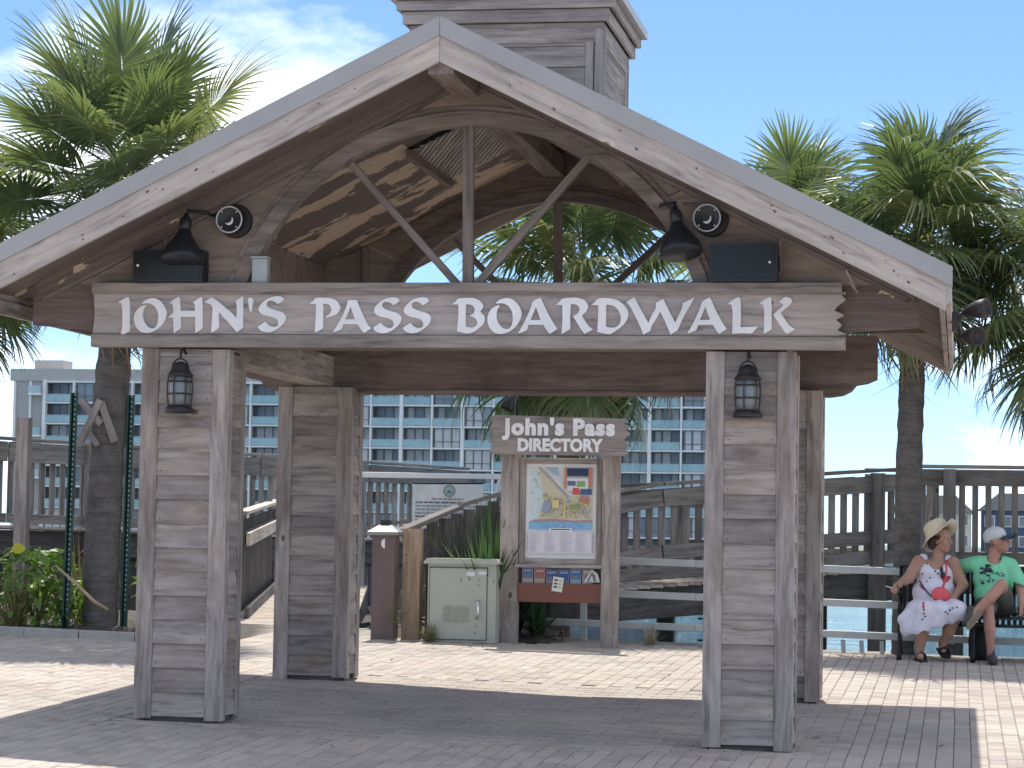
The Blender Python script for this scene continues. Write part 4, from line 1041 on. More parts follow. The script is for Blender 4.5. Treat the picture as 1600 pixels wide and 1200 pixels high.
for a, b_ in (((fx0 + 0.03, 8.925, fz0), (fx0 + 0.03, 8.925, fz1)), ((fx1 - 0.03, 8.925, fz0), (fx1 - 0.03, 8.925, fz1))):
    board('frame_stile', a, b_, 0.058, 0.04, 'grey_wood', fr, up=(1, 0, 0))
for z in (fz0 + 0.025, fz1 - 0.03):
    board('frame_rail', (fx0 + 0.061, 8.923, z), (fx1 - 0.061, 8.923, z), 0.058, 0.036, 'grey_wood', fr)
board('sill', (fx0 - 0.02, 8.905, 1.0), (fx1 + 0.02, 8.905, 1.0), 0.035, 0.10, 'grey_wood', fr)
# the printed map (flat print)
R4 = random.Random(4)
W_, H_ = 0.735, 0.975
def rect(x0, y0, x1, y1): return [(x0, y0), (x1, y0), (x1, y1), (x0, y1)]
P = [(rect(0, 0, W_, H_), (0.80, 0.80, 0.79)), (rect(0.035, 0.30, W_ - 0.035, H_ - 0.03), (0.70, 0.72, 0.66))]
P.append(([(0.035, 0.30), (0.28, 0.30), (0.20, 0.55), (0.16, 0.75), (0.06, 0.94), (0.035, 0.94)], (0.62, 0.72, 0.72)))
P.append(([(0.12, 0.40), (0.70, 0.40), (0.70, 0.62), (0.42, 0.66), (0.22, 0.90), (0.13, 0.94), (0.17, 0.74), (0.20, 0.55)], (0.60, 0.55, 0.40)))
P.append(([(0.12, 0.94), (0.15, 0.94), (0.46, 0.64), (0.44, 0.61)], (0.40, 0.36, 0.36)))
P.append(([(0.17, 0.94), (0.30, 0.94), (0.50, 0.72), (0.48, 0.66)], (0.60, 0.62, 0.66)))
P.append(([(0.20, 0.94), (0.33, 0.94), (0.35, 0.85), (0.29, 0.86)], (0.35, 0.48, 0.55)))
P.append((rect(0.035, 0.30, 0.70, 0.375), (0.24, 0.50, 0.72)))
P.append(([(0.035, 0.375), (0.70, 0.375), (0.70, 0.405), (0.50, 0.395), (0.30, 0.41), (0.09, 0.40)], (0.42, 0.28, 0.27)))
for _ in range(260):
    x = R4.uniform(0.16, 0.66); y = R4.uniform(0.415, 0.60 + max(0, 0.3 * (0.4 - x)))
    s_ = R4.uniform(0.005, 0.024); a = R4.uniform(0.6, 1.6)
    P.append((rect(x, y, x + s_, y + s_ * a * 0.7), R4.choice([(0.70, 0.58, 0.20), (0.45, 0.42, 0.40), (0.30, 0.38, 0.18), (0.62, 0.30, 0.18), (0.72, 0.66, 0.45), (0.28, 0.36, 0.48)])))
for _ in range(40):
    x = R4.uniform(0.04, 0.66); y = R4.uniform(0.31, 0.37)
    P.append((rect(x, y, x + R4.uniform(0.01, 0.05), y + 0.005), R4.choice([(0.12, 0.34, 0.60), (0.55, 0.72, 0.82)])))
for _ in range(26):
    x = R4.uniform(0.045, 0.16); y = R4.uniform(0.42, 0.9)
    P.append((rect(x, y, x + R4.uniform(0.006, 0.02), y + R4.uniform(0.006, 0.03)), R4.choice([(0.40, 0.52, 0.52), (0.74, 0.78, 0.76), (0.40, 0.46, 0.36)])))
P.append((rect(0.28, 0.52, 0.35, 0.60), (0.72, 0.60, 0.24)))
P.append(([(0.17, 0.48), (0.24, 0.47), (0.27, 0.56), (0.20, 0.60)], (0.30, 0.36, 0.46)))
P.append((rect(0.40, 0.42, 0.415, 0.56), (0.74, 0.66, 0.28)))
for _ in range(14):
    x = R4.uniform(0.46, 0.56); P.append((rect(x, 0.52 + R4.uniform(-0.02, 0.03), x + 0.04, 0.545), (0.25, 0.36, 0.16)))
P.append((rect(0.40, 0.72, 0.425, 0.94), (0.62, 0.24, 0.12))); P.append((rect(0.655, 0.74, 0.69, 0.94), (0.62, 0.20, 0.12)))
P.append((rect(0.43, 0.85, 0.65, 0.93), (0.03, 0.045, 0.10))); P.append((rect(0.43, 0.70, 0.65, 0.83), (0.70, 0.70, 0.70)))
P.append((rect(0.435, 0.75, 0.52, 0.80), (0.12, 0.15, 0.25))); P.append((rect(0.53, 0.74, 0.62, 0.80), (0.25, 0.40, 0.15)))
P.append((rect(0.49, 0.66, 0.56, 0.73), (0.62, 0.10, 0.08))); P.append((rect(0.57, 0.66, 0.69, 0.72), (0.07, 0.12, 0.25))); P.append((rect(0.57, 0.58, 0.66, 0.64), (0.50, 0.20, 0.13)))
P.append((rect(0.25, 0.285, 0.49, 0.315), (0.82, 0.82, 0.80))); P.append((rect(0.27, 0.295, 0.47, 0.306), (0.03, 0.03, 0.03)))
P.append((rect(0.035, 0.05, 0.70, 0.285), (0.64, 0.62, 0.66)))
for c_ in range(4):
    P.append((rect(0.05 + c_ * 0.165, 0.06, 0.20 + c_ * 0.165, 0.278), (0.70, 0.68, 0.71)))
    for r_ in range(26):
        y = 0.27 - r_ * 0.0078
        P.append((rect(0.055 + c_ * 0.165, y, 0.055 + c_ * 0.165 + R4.uniform(0.05, 0.115), y + 0.0028), (0.45, 0.42, 0.48)))
o = obj('map_poster', print_mesh(P, 0, 0.00006), fr, Matrix.Translation((fx0 + 0.0625, 8.938, fz0 + 0.057)) @ FACE)
me = text_mesh("JOHN'S PASS", 0.032, 0.0002, 'letter_paint', 0.0012)
tag(obj('map_title', me, fr, Matrix.Translation((fx0 + 0.0625 + 0.54, 8.925, fz0 + 0.057 + 0.90)) @ FACE), kind='stuff')
# brochure rack
mb = MB(); mb.box((-0.685, 8.99, 0.83), (0.865, 0.03, 0.34)); mb.build('rack_back', 'dark_wood', dr)
mb = MB(); mb.box((-0.685, 8.915, 0.728), (0.862, 0.022, 0.195)); mb.build('rack_front', 'rack_brown', dr)
mb = MB(); mb.box((-0.685, 8.955, 0.64), (0.862, 0.058, 0.015)); mb.build('rack_bottom', 'rack_brown', dr)
cols = [((0.10, 0.20, 0.42), (0.45, 0.40, 0.40)), ((0.45, 0.16, 0.12), (0.50, 0.38, 0.30)), ((0.09, 0.14, 0.38), (0.38, 0.35, 0.42)), ((0.07, 0.14, 0.42), (0.16, 0.28, 0.48)), ((0.10, 0.20, 0.42), (0.35, 0.45, 0.55)), ((0.46, 0.38, 0.36), (0.52, 0.54, 0.50))]
for i, (c0, c1) in enumerate(cols):
    x = -1.08 + i * 0.125
    P = [(rect(0, 0, 0.112, 0.24), (0.5, 0.5, 0.52)), (rect(0.004, 0.12, 0.108, 0.236), c0), (rect(0.004, 0.004, 0.108, 0.13), c1), (rect(0.015, 0.2, 0.095, 0.222), tuple(min(1, v + 0.25) for v in c0)), (rect(0.02, 0.135, 0.08, 0.17), tuple(v * 0.6 for v in c1))]
    o = obj('brochure', print_mesh(P, 0, 0.0003), None, Matrix.Translation((x, 8.945 + 0.002 * i, 0.732 + random.uniform(-0.012, 0.012))) @ Matrix.Rotation(-0.08, 4, 'X') @ FACE)
    tag(o, ['leftmost brochure, blue over grey, standing in the directory rack', 'orange red brochure, second from the left in the directory rack', 'violet blue brochure, third from the left in the directory rack', 'deep blue brochure behind the hanging card in the directory rack', 'sky blue brochure, fifth from the left in the directory rack', 'pale pink and grey brochure, sixth from the left in the directory rack'][i], 'brochure', 'brochures in the directory rack')
P = [(rect(-0.055, -0.075, 0.055, 0.075), (0.72, 0.72, 0.66)), (rect(-0.048, -0.068, 0.048, 0.068), (0.78, 0.77, 0.70))] + [(rect(-0.04, 0.03 - k * 0.035, -0.005, 0.052 - k * 0.035), (0.10, 0.10, 0.12)) for k in range(3)] + [(rect(0.005, 0.035 - k * 0.035, 0.04, 0.05 - k * 0.035), (0.55, 0.45, 0.15)) for k in range(3)]
o = obj('hanging_card', print_mesh(P, 0, 0.0003), None, Matrix.Translation((-0.70, 8.90, 0.815)) @ Matrix.Rotation(0.14, 4, 'Y') @ FACE); tag(o, 'small white card with dark pictures hanging over the red rack front', 'card')
P = [([(-0.09, -0.05), (0.08, -0.06), (0.055, 0.03), (-0.01, 0.075)], (0.66, 0.68, 0.66)), ([(-0.06, -0.045), (0.04, -0.05), (0.025, 0.015), (-0.01, 0.045)], (0.16, 0.17, 0.18)), ([(-0.035, -0.045), (0.01, -0.048), (0.0, 0.0), (-0.015, 0.012)], (0.62, 0.64, 0.62))]
o = obj('folded_leaflet', print_mesh(P, 0, 0.0003), None, Matrix.Translation((-0.345, 8.93, 0.90)) @ FACE); tag(o, 'tilted white folded leaflet at the right end of the brochure rack', 'leaflet')
# spot lamp above the directory
t = thing('directory_lamp', 'black gooseneck spot lamp on top of the directory header', 'lamp', (-1.18, 8.86, 2.53))
mb = MB(); mb.tube([(-1.16, 8.93, 2.50), (-1.16, 8.90, 2.66), (-1.14, 8.82, 2.72), (-1.17, 8.72, 2.72)], 0.014, 8); mb.build('arm', 'black_iron', t, smooth=True)
dd = Vector((-0.35, -0.2, -0.85)).normalized(); mb = MB(); mb.lathe([(0.02, -0.06), (0.04, -0.04), (0.045, 0.03), (0.085, 0.14), (0.08, 0.145), (0.02, 0.06)], 18, (-1.17, 8.72, 2.73), dd.to_track_quat('Z', 'Y').to_matrix()); mb.build('lamp_head', 'black_iron', t, smooth=True)

# ================================================================== CABINET, BOLLARD, POSTS
gz = ground_z(-1.66, 8.75)
cb = thing('utility_cabinet', 'beige green metal utility cabinet with louvred door and overhanging lid', 'cabinet', (-1.66, 8.85, gz))
mb = MB(); mb.box((-1.655, 8.90, gz + 0.40), (0.71, 0.46, 0.80)); mb.build('body', 'cabinet_paint', cb)
mb = MB(); x0, x1, y0, y1, z0 = -2.045, -1.265, 8.62, 9.18, gz + 0.80
mb.prism([(x0, z0), (x1, z0), (x1 + 0.005, z0 + 0.015), (x1 - 0.03, z0 + 0.055), (x0 + 0.03, z0 + 0.055), (x0 - 0.005, z0 + 0.015)], 'y', y0, y1); mb.build('lid', 'cabinet_paint', cb)
mb = MB(); mb.box((-1.69, 8.662, gz + 0.395), (0.585, 0.018, 0.72)); dd_ = mb.build('door', 'cabinet_paint', cb, at=(-1.69, 8.66, gz + 0.04))
for x, z, w_, h_ in ((-1.987, 0.4, 0.012, 0.74), (-1.393, 0.4, 0.012, 0.74), (-1.69, 0.764, 0.60, 0.012), (-1.69, 0.028, 0.60, 0.012)):
    mb = MB(); mb.box((x, 8.668, gz + z), (w_, 0.006, h_)); mb.build('door_gap', 'cabinet_shadow', cb)
for c_ in range(3):
    for r_ in range(7):
        mb = MB(); mb.box((-1.80 + c_ * 0.092, 8.648, gz + 0.215 + r_ * 0.025), (0.075, 0.012, 0.014), Matrix.Rotation(0.5, 3, 'X')); mb.build('louvre', 'cabinet_paint', dd_)
hx = -1.485
mb = MB(); mb.tube([(hx, 8.655, gz + 0.42), (hx, 8.615, gz + 0.42), (hx + 0.012, 8.60, gz + 0.39), (hx + 0.016, 8.60, gz + 0.31), (hx, 8.61, gz + 0.25), (hx, 8.655, gz + 0.25)], [0.016, 0.016, 0.011, 0.011, 0.014, 0.014], 10); mb.build('handle', 'chrome', dd_, smooth=True)
for x, z, w_, h_ in ((-1.563, 0.70, 0.085, 0.042), (-1.44, 0.712, 0.09, 0.03)):
    mb = MB(); mb.box((x, 8.652, gz + z), (w_, 0.002, h_)); mb.build('sticker', 'sticker', dd_)
for x, z in ((-1.66, 0.62), (-1.66, 0.645), (-1.475, 0.645), (-1.475, 0.585), (-1.5, 0.17), (-1.51, 0.10)):
    mb = MB(); mb.lathe([(0.008, 0), (0.008, 0.004)], 8, (x, 8.652, gz + z), Matrix.Rotation(math.pi / 2, 3, 'X')); mb.build('rivet', 'cabinet_shadow', dd_)

gz = ground_z(-2.47, 8.75)
bo = thing('bollard_light', 'brown square bollard with grey hipped metal cap and half moon sticker', 'bollard', (-2.475, 8.75, gz))
mb = MB(); mb.box((-2.475, 8.75, gz + 0.53), (0.235, 0.235, 1.07)); mb.build('shaft', 'bollard_brown', bo)
mb = MB()
z = gz + 1.065; e = 0.165
mb.add([(-2.475 + sx * w_, 8.75 + sy * w_, z + h_) for w_, h_ in ((e - 0.01, 0.0), (e, 0.012), (e, 0.035), (0.06, 0.105), (0.05, 0.105)) for sx, sy in ((-1, -1), (1, -1), (1, 1), (-1, 1))],
       [(3, 2, 1, 0)] + [(i * 4 + q, i * 4 + (q + 1) % 4, (i + 1) * 4 + (q + 1) % 4, (i + 1) * 4 + q) for i in range(4) for q in range(4)] + [(16, 17, 18, 19)])
cp = mb.build('cap', 'cap_metal', bo)
mb = MB(); mb.box((-2.475, 8.75, z + 0.128), (0.10, 0.10, 0.055)); mb.build('finial', 'dark_bronze', cp)
mb = MB(); mb.prism([(-2.46, gz + 0.93)] + [(-2.46 - 0.04 * math.sin(a), gz + 0.93 + 0.05 * (1 - math.cos(a)) ) for a in np.linspace(0.2, math.pi - 0.2, 9)] + [(-2.46, gz + 1.03)], 'y', 8.628, 8.633); mb.build('sticker', 'letter_paint', bo)

# ================================================================== BOARDWALK, RAMPS, FENCE
def railing(th, A, B, deck, caph, boards, pick, space, pw, mat='boardwalk_wood', posts=None, off=0.0, capmat=None):
    """A,B plan points; deck(s) = deck height at fraction s; boards = [(z0,z1)], pick=(z0,z1), all above the deck"""
    A, B = Vector((A[0], A[1], 0)), Vector((B[0], B[1], 0)); L = (B - A).length; d = (B - A) / L; nrm = Vector((d.y, -d.x, 0))
    def P(s, z, o_=0.0): v = A + d * (s * L) + nrm * (off + o_); return Vector((v.x, v.y, deck(s) + z))
    n = max(1, int(round(L / 2.4)))
    for i in range(n):
        a, b_ = i / n + 0.0015, (i + 1) / n - 0.0015
        board('cap_rail', P(a, caph + 0.02), P(b_, caph + 0.02), 0.04, 0.15, capmat or mat, th)
        for z0, z1 in boards:
            board('rail_board', P(a, (z0 + z1) / 2, 0.035), P(b_, (z0 + z1) / 2, 0.035), z1 - z0, 0.038, mat, th)
    m_ = int(L / space)
    for i in range(m_):
        s = (i + 0.5) / m_
        board('picket', P(s, pick[0], -0.01), P(s, pick[1], -0.01), pw, 0.035, mat, th, up=d)
    for s in (posts or []):
        board('post', P(s, -0.9, 0.075), P(s, caph - 0.01, 0.075), 0.14, 0.038 * 3, mat, th, up=d)
# ramp rising to the right behind the directory
RA, RB = (-2.62, 10.16), (2.78, 12.55)
def rdeck(s): return float(np.interp(s, (0, 0.07, 0.18, 0.42, 1.0), (0.27, 0.44, 0.62, 0.76, 1.04)))
rp = thing('boardwalk_ramp', 'grey timber boardwalk ramp climbing to the right behind the directory board', 'ramp', (-2.6, 10.5, 0.2))
Lr = (Vector(RB) - Vector(RA)).length
railing(rp, RA, RB, rdeck, 1.09, [(0.86, 1.05), (0.27, 0.43)], (0.05, 1.0), 0.142, 0.075, posts=(0.02, 0.30, 0.605, 0.93))
dv = (Vector(RB) - Vector(RA)).normalized(); nv = Vector((-dv.y, dv.x))
off2 = (RA[0] + nv.x * 1.7, RA[1] + nv.y * 1.7); off3 = (RB[0] + nv.x * 1.7, RB[1] + nv.y * 1.7)
railing(rp, off2, off3, rdeck, 1.09, [(0.95, 1.05)], (0.05, 1.0), 1.4, 0.1, 'boardwalk_wood')
ns = 12
for i in range(ns):
    s0, s1 = i / ns, (i + 1) / ns
    for (O, q) in ((RA, -0.03), (off2, 0.03)):
        a = Vector(O) + dv * Lr * s0; b_ = Vector(O) + dv * Lr * s1
        board('stringer', (a.x - nv.x * q * -1, a.y + nv.y * q, rdeck(s0) - 0.21), (b_.x + nv.x * q, b_.y + nv.y * q, rdeck(s1) - 0.21), 0.33, 0.06, 'dark_wood', rp)
        board('kick_board', (a.x, a.y - 0.03, rdeck(s0) + 0.12), (b_.x, b_.y - 0.03, rdeck(s1) + 0.12), 0.15, 0.03, 'boardwalk_wood', rp)
npl = 40
for i in range(npl):
    s = (i + 0.5) / npl; c_ = Vector(RA) + dv * Lr * s
    a = c_ - nv * 0.10; b_ = c_ + nv * 1.75
    board('deck_plank', (a.x, a.y, rdeck(s) - 0.02), (b_.x, b_.y, rdeck(s) - 0.02), 0.036, Lr / npl - 0.008, 'deck_wood', rp)
for s in (0.3, 0.605, 0.93):
    for O in (RA, off2):
        c_ = Vector(O) + dv * Lr * s - nv * 0.075 * (1 if O is RA else -1)
        board('pile', (c_.x, c_.y, -1.6), (c_.x, c_.y, rdeck(s) - 0.05), 0.2, 0.2, 'dark_wood', rp, up=(1, 0, 0))
for z in (0.42, 0.18):
    c_ = Vector(RA) + dv * Lr * 0.605 - nv * 0.1
    board('bolt_rod', (c_.x - 0.20, c_.y - 0.06, z), (c_.x + 0.02, c_.y - 0.06, z), 0.022, 0.022, 'black_iron', rp)

# level boardwalk to the right
lb = thing('upper_boardwalk', 'level grey timber boardwalk with picket railing running out of the right edge of view', 'boardwalk', (4.5, 13.0, 1.06))
dk = lambda s: 1.06
railing(lb, (2.86, 12.62), (7.0, 12.75), dk, 1.10, [(0.90, 1.07), (0.03, 0.15)], (0.05, 1.0), 0.145, 0.07, posts=(0.09, 0.55, 0.95))
railing(lb, (2.2, 14.4), (7.0, 14.55), dk, 1.10, [(0.95, 1.07)], (0.05, 1.0), 1.3, 0.1)
for yy in (12.66, 14.45):
    board('fascia', (2.8, yy, 0.88), (7.0, yy + 0.13, 0.88), 0.30, 0.06, 'dark_wood', lb)
for i in range(28):
    x = 2.9 + i * 0.147
    board('deck_plank', (x, 12.5, 1.04), (x, 14.55, 1.04), 0.036, 0.14, 'deck_wood', lb)
for x in (3.3, 5.2, 6.9):
    for yy in (12.7, 14.4): board('pile', (x, yy, -1.6), (x, yy, 1.0), 0.2, 0.2, 'dark_wood', lb, up=(1, 0, 0))

# boardwalk behind the planting bed on the left, running away to the right
lw = thing('rear_boardwalk', 'dark timber boardwalk with picket railing behind the planting bed on the left', 'boardwalk', (-6.5, 16.5, 1.3))
LA, LB = (-9.6, 11.7), (-4.0, 21.0)
def ldeck(s): return 1.36 - 0.14 * s
railing(lw, LA, LB, ldeck, 1.07, [(0.80, 1.05), (0.03, 0.15)], (0.05, 1.0), 0.165, 0.075, 'boardwalk_wood', posts=(0.1, 0.32, 0.55, 0.78))
dl = (Vector(LB) - Vector(LA)).normalized(); nl = Vector((-dl.y, dl.x)); Ll = (Vector(LB) - Vector(LA)).length
a2, b2 = Vector(LA) + nl * 1.8, Vector(LB) + nl * 1.8
railing(lw, tuple(a2), tuple(b2), ldeck, 1.07, [(0.93, 1.05)], (0.05, 1.0), 1.5, 0.1, 'boardwalk_wood')
for i in range(6):
    s0, s1 = i / 6, (i + 1) / 6
    a = Vector(LA) + dl * Ll * s0; b_ = Vector(LA) + dl * Ll * s1
    board('fascia', (a.x, a.y - 0.05, ldeck(s0) - 0.22), (b_.x, b_.y - 0.05, ldeck(s1) - 0.22), 0.32, 0.06, 'dark_wood', lw)
for i in range(70):
    s = (i + 0.5) / 70; c_ = Vector(LA) + dl * Ll * s; a = c_ - nl * 0.12; b_ = c_ + nl * 1.85
    board('deck_plank', (a.x, a.y, ldeck(s) - 0.02), (b_.x, b_.y, ldeck(s) - 0.02), 0.036, Ll / 70 - 0.008, 'deck_wood', lw)
for i in range(36):  # dark boards added to stand for the shadow under the deck
    s = (i + 0.5) / 36; c_ = Vector(LA) + dl * Ll * s
    board('deck_shadow_board', (c_.x, c_.y + 0.02, -0.4), (c_.x, c_.y + 0.02, ldeck(s) - 0.1), Ll / 36 - 0.012, 0.03, 'dark_wood', lw, up=(dl.x, dl.y, 0))

# entry walk on the left, planked, with its own handrail
ew = thing('entry_walkway', 'sunlit planked entry walkway with dark picket handrail seen between the left pillars', 'walkway', (-3.6, 9.0, 0.2))
EA, EB = Vector((-3.95, 7.62)), Vector((-6.4, 19.0)); EL = (EB - EA).length; ed_ = (EB - EA).normalized(); en = Vector((ed_.y, -ed_.x))
def ez(y): return 0.205 + (y - 7.62) * 0.031
npl = 76
for i in range(npl):
    s = (i + 0.5) / npl; c_ = EA + ed_ * EL * s; a = c_ - en * 0.15; b_ = c_ + en * 1.32
    board('deck_plank', (a.x, a.y, ez(c_.y) - 0.012), (b_.x, b_.y + 0.0, ez(c_.y) - 0.012), 0.034, EL / npl - 0.01, 'deck_wood', ew)
s0 = 0.30
RAa = EA + ed_ * EL * s0
railing(ew, tuple(RAa), tuple(EB), lambda s: ez(RAa.y + (EB.y - RAa.y) * s) , 1.18, [(0.86, 0.99)], (0.06, 1.1), 0.12, 0.05, 'dark_wood', capmat='deck_wood')
for i in range(3):
    a = RAa + (EB - RAa) * (i / 3); b_ = RAa + (EB - RAa) * ((i + 1) / 3)
    o1 = en * 0.09
    board('hand_rail', (a.x + o1.x, a.y + o1.y, ez(a.y) + 0.90), (b_.x + o1.x, b_.y + o1.y, ez(b_.y) + 0.90), 0.15, 0.04, 'deck_wood', ew)
    board('curb_rail', (a.x + o1.x, a.y + o1.y, ez(a.y) + 0.07), (b_.x + o1.x, b_.y + o1.y, ez(b_.y) + 0.07), 0.13, 0.05, 'dark_wood', ew)

# ramp end post beside the bollard
gz = ground_z(-2.2, 8.9)
o = board('timber_post', (-2.225, 8.92, gz - 0.02), (-2.225, 8.92, 1.36), 0.185, 0.17, 'tan_wood', None, up=(1, 0, 0))
tag(o, 'thick tan timber post standing between the brown bollard and the utility cabinet', 'post')
hr = thing('ramp_handrail', 'dark timber handrail sloping up to the right behind the sword leaved plant', 'handrail', (-1.8, 9.4, 0.2))
board('cap_rail', (-2.36, 8.93, 1.335), (-1.86, 9.45, 1.60), 0.045, 0.19, 'boardwalk_wood', hr)
board('cap_rail', (-1.86, 9.46, 1.61), (-1.25, 9.6, 1.80), 0.045, 0.17, 'boardwalk_wood', hr)
for i in range(8):
    s = i / 7; x = -2.1 + 0.85 * s; y = 9.27 + 0.33 * s; zt_ = 1.45 + 0.33 * s
    board('side_board', (x, y, 0.25), (x, y, zt_ - 0.02), 0.118, 0.03, 'dark_wood', hr, up=(0.93, 0.36, 0))
# grey weathered post at the far left
gz = ground_z(-6.0, 7.6)
o = board('grey_post', (-6.05, 7.75, gz), (-6.05, 7.75, 2.42), 0.13, 0.12, 'grey_wood', None, up=(1, 0, 0))
tag(o, 'slim grey timber post at the far left edge of the planting bed', 'post')

# metal pipe guard rail along the water
gf = thing('guard_rail', 'grey three rail metal guard fence along the water edge behind the directory and bench', 'fence', (1.6, 9.9, 0.17))
def gr(x): return -0.02 * (x + 0.2)
gx = [-1.0, 0.62, 2.9, 5.2]
for i in range(3):
    for z, h_ in ((1.06, 0.075), (0.71, 0.075), (0.385, 0.075)):
        board('rail', (gx[i], 9.9, z + gr(gx[i])), (gx[i + 1] - 0.004, 9.9, z + gr(gx[i + 1])), h_, 0.06, 'pipe_metal', gf)
for x in (-0.58, 2.9, 4.9):
    board('post', (x, 9.955, ground_z(x, 9.95) - 0.05), (x, 9.955, 1.04 + gr(x)), 0.07, 0.05, 'pipe_metal', gf, up=(1, 0, 0))
for x in (2.17, 2.36, 2.57):
    board('baluster', (x, 9.93, ground_z(x, 9.95) - 0.05), (x - 0.01, 9.93, 0.33 + gr(x)), 0.045, 0.04, 'pipe_metal', gf, up=(1, 0, 0))

# green perforated sign posts beside the palm
def channel_post(label, x, y, lean):
    gz = ground_z(x, y); t = thing('channel_post', label, 'post', (x, y, gz), 'green channel posts by the palm')
    top = 2.66
    mb = MB(); sec = [(-0.04, -0.012), (-0.022, -0.012), (-0.016, 0.02), (0.016, 0.02), (0.022, -0.012), (0.04, -0.012), (0.04, -0.006), (0.026, -0.006), (0.02, 0.027), (-0.02, 0.027), (-0.026, -0.006), (-0.04, -0.006)]
    n = len(sec); vs = [(x + a + lean * q, y + b_, z) for z, q in ((gz - 0.05, 0), (top, 1)) for a, b_ in sec]
    mb.add(vs, [tuple(range(n)), tuple(range(2 * n - 1, n - 1, -1))] + [(i, i + n, (i + 1) % n + n, (i + 1) % n) for i in range(n)]); mb.build('channel', 'green_metal', t)
    mb = MB()
    for k in range(46):
        z = gz + 0.25 + k * 0.05
        mb.box((x + lean * (z - gz) / (top - gz), y + 0.0185, z), (0.011, 0.004, 0.015))
    o = mb.build('hole_row', 'pale_ring', t); tag(o, kind='stuff')
channel_post('dark green perforated channel post left of the palm trunk', -5.42, 7.38, 0.03)
channel_post('dark green perforated channel post right of the palm trunk', -4.93, 7.72, 0.02)

# white canopy frame and information panel behind the handrail
wf = thing('white_canopy', 'white flat canopy edge with slanted end posts behind the ramp handrail', 'canopy', (-2.55, 11.6, 0.3))
board('roof_edge', (-3.42, 11.5, 1.975), (-1.77, 11.5, 1.972), 0.062, 0.05, 'white_paint', wf)
mb = MB(); mb.box((-2.6, 12.1, 1.985), (1.66, 1.1, 0.03)); mb.build('roof_panel', 'white_paint', wf)
for x, y in ((-1.79, 11.51), (-1.72, 11.58)):
    board('slanted_post', (x, y, 1.96), (x - 0.34, y, 0.35), 0.035, 0.04, 'white_paint', wf, up=(1, 0, 0))
ip = thing('information_panel', 'pale grey information panel with round emblem and lines of text behind the sword leaved plant', 'sign', (-2.37, 11.42, 0.3))
mb = MB(); pts = smooth_poly([(-2.775, 1.36), (-1.965, 1.37), (-1.965, 1.85), (-1.99, 1.88), (-2.74, 1.872), (-2.775, 1.84)], 3, 60); mb.prism(pts, 'y', 11.40, 11.425); mb.build('panel', 'sticker', ip)
P = [([(-2.37 + 0.072 * math.cos(a) + 0.02, 1.80 + 0.072 * math.sin(a)) for a in np.linspace(0, 2 * math.pi, 20)[:-1]], (0.22, 0.30, 0.28)), ([(-2.35 + 0.05 * math.cos(a), 1.80 + 0.05 * math.sin(a)) for a in np.linspace(0, 2 * math.pi, 20)[:-1]], (0.36, 0.48, 0.46)), ([(-2.39, 1.775), (-2.31, 1.775), (-2.33, 1.80), (-2.36, 1.815)], (0.14, 0.22, 0.20))]
for k, (a, w_, c_) in enumerate(((-2.55, 0.36, (0.35, 0.2, 0.2)), (-2.74, 0.72, (0.1, 0.1, 0.12)), (-2.74, 0.7, (0.3, 0.3, 0.33)), (-2.74, 0.74, (0.3, 0.3, 0.33)), (-2.74, 0.68, (0.3, 0.3, 0.33)), (-2.74, 0.5, (0.1, 0.1, 0.12)), (-2.74, 0.72, (0.3, 0.3, 0.33)), (-2.74, 0.66, (0.3, 0.3, 0.33)))):
    z = 1.70 - k * 0.04
    xx = a
    while xx < a + w_:
        l_ = random.uniform(0.03, 0.09); P.append((rect(xx, z, min(xx + l_, a + w_), z + 0.016), c_)); xx += l_ + 0.012
obj('panel_print', print_mesh([([(p[0], p[1]) for p in q], c_) for q, c_ in P], 0, 0.0003), ip, Matrix.Translation((0, 11.397, 0)) @ FACE)
for x in (-2.7, -2.05): board('leg', (x, 11.45, 0.3), (x, 11.45, 1.85), 0.06, 0.04, 'pipe_metal', ip, up=(1, 0, 0))

# ================================================================== FAR BUILDINGS
cd = thing('condo_building', 'pale concrete condominium block with blue glass balconies across the water', 'building', (-75, 345, 0.2))
YB0 = 340.0; BAY = 4.45; FL = 3.05; NB = 24; X0 = -128.6; Z0 = 1.39
mb = MB(); mb.box((-75.2, YB0 + 10, 11.6), (117, 16, 22.8)); mb.build('core', 'condo_grey', cd)
mb = MB(); mb.box((-75.2, YB0 + 9.0, 23.75), (117.6, 19.0, 1.75)); mb.build('roof_band', 'condo_roof', cd)
for x, w_, h_ in ((-129.8, 4.4, 1.6), (-121, 1.0, 0.5), (-118.6, 1.2, 0.35), (-97, 1.4, 0.6), (-60, 6, 1.8)):
    mb = MB(); mb.box((x, YB0 + 6, 24.6 + h_ / 2), (w_, 4, h_)); mb.build('roof_plant', 'condo_roof', cd)
mb = MB(); mb.box((-131.2, YB0 + 6, 11.6), (4.6, 12.5, 22.6)); mb.build('end_wall', 'condo_grey', cd)
for x in (-133.3, -130.9): mb = MB(); mb.box((x, YB0 - 0.35, 11.6), (0.32, 0.5, 22.4)); mb.build('column', 'condo_white', cd)
for k in range(0, 8, 2):
    mb = MB(); mb.box((-129.9, YB0 - 0.8, Z0 + 1.2 + FL * k), (1.9, 1.6, 0.3)); mb.build('balcony_slab', 'condo_white', cd)
    mb = MB(); mb.box((-129.9, YB0 - 1.55, Z0 + 1.9 + FL * k), (1.9, 0.06, 1.05)); mb.build('balcony_rail', 'balcony_glass', cd)
for k in range(8):
    mb = MB(); mb.box((X0 + NB * BAY / 2 - 0.1, YB0 + 0.5, Z0 + FL * k), (NB * BAY + 0.3, 2.6, 0.24)); mb.build('floor_slab', 'condo_white', cd)
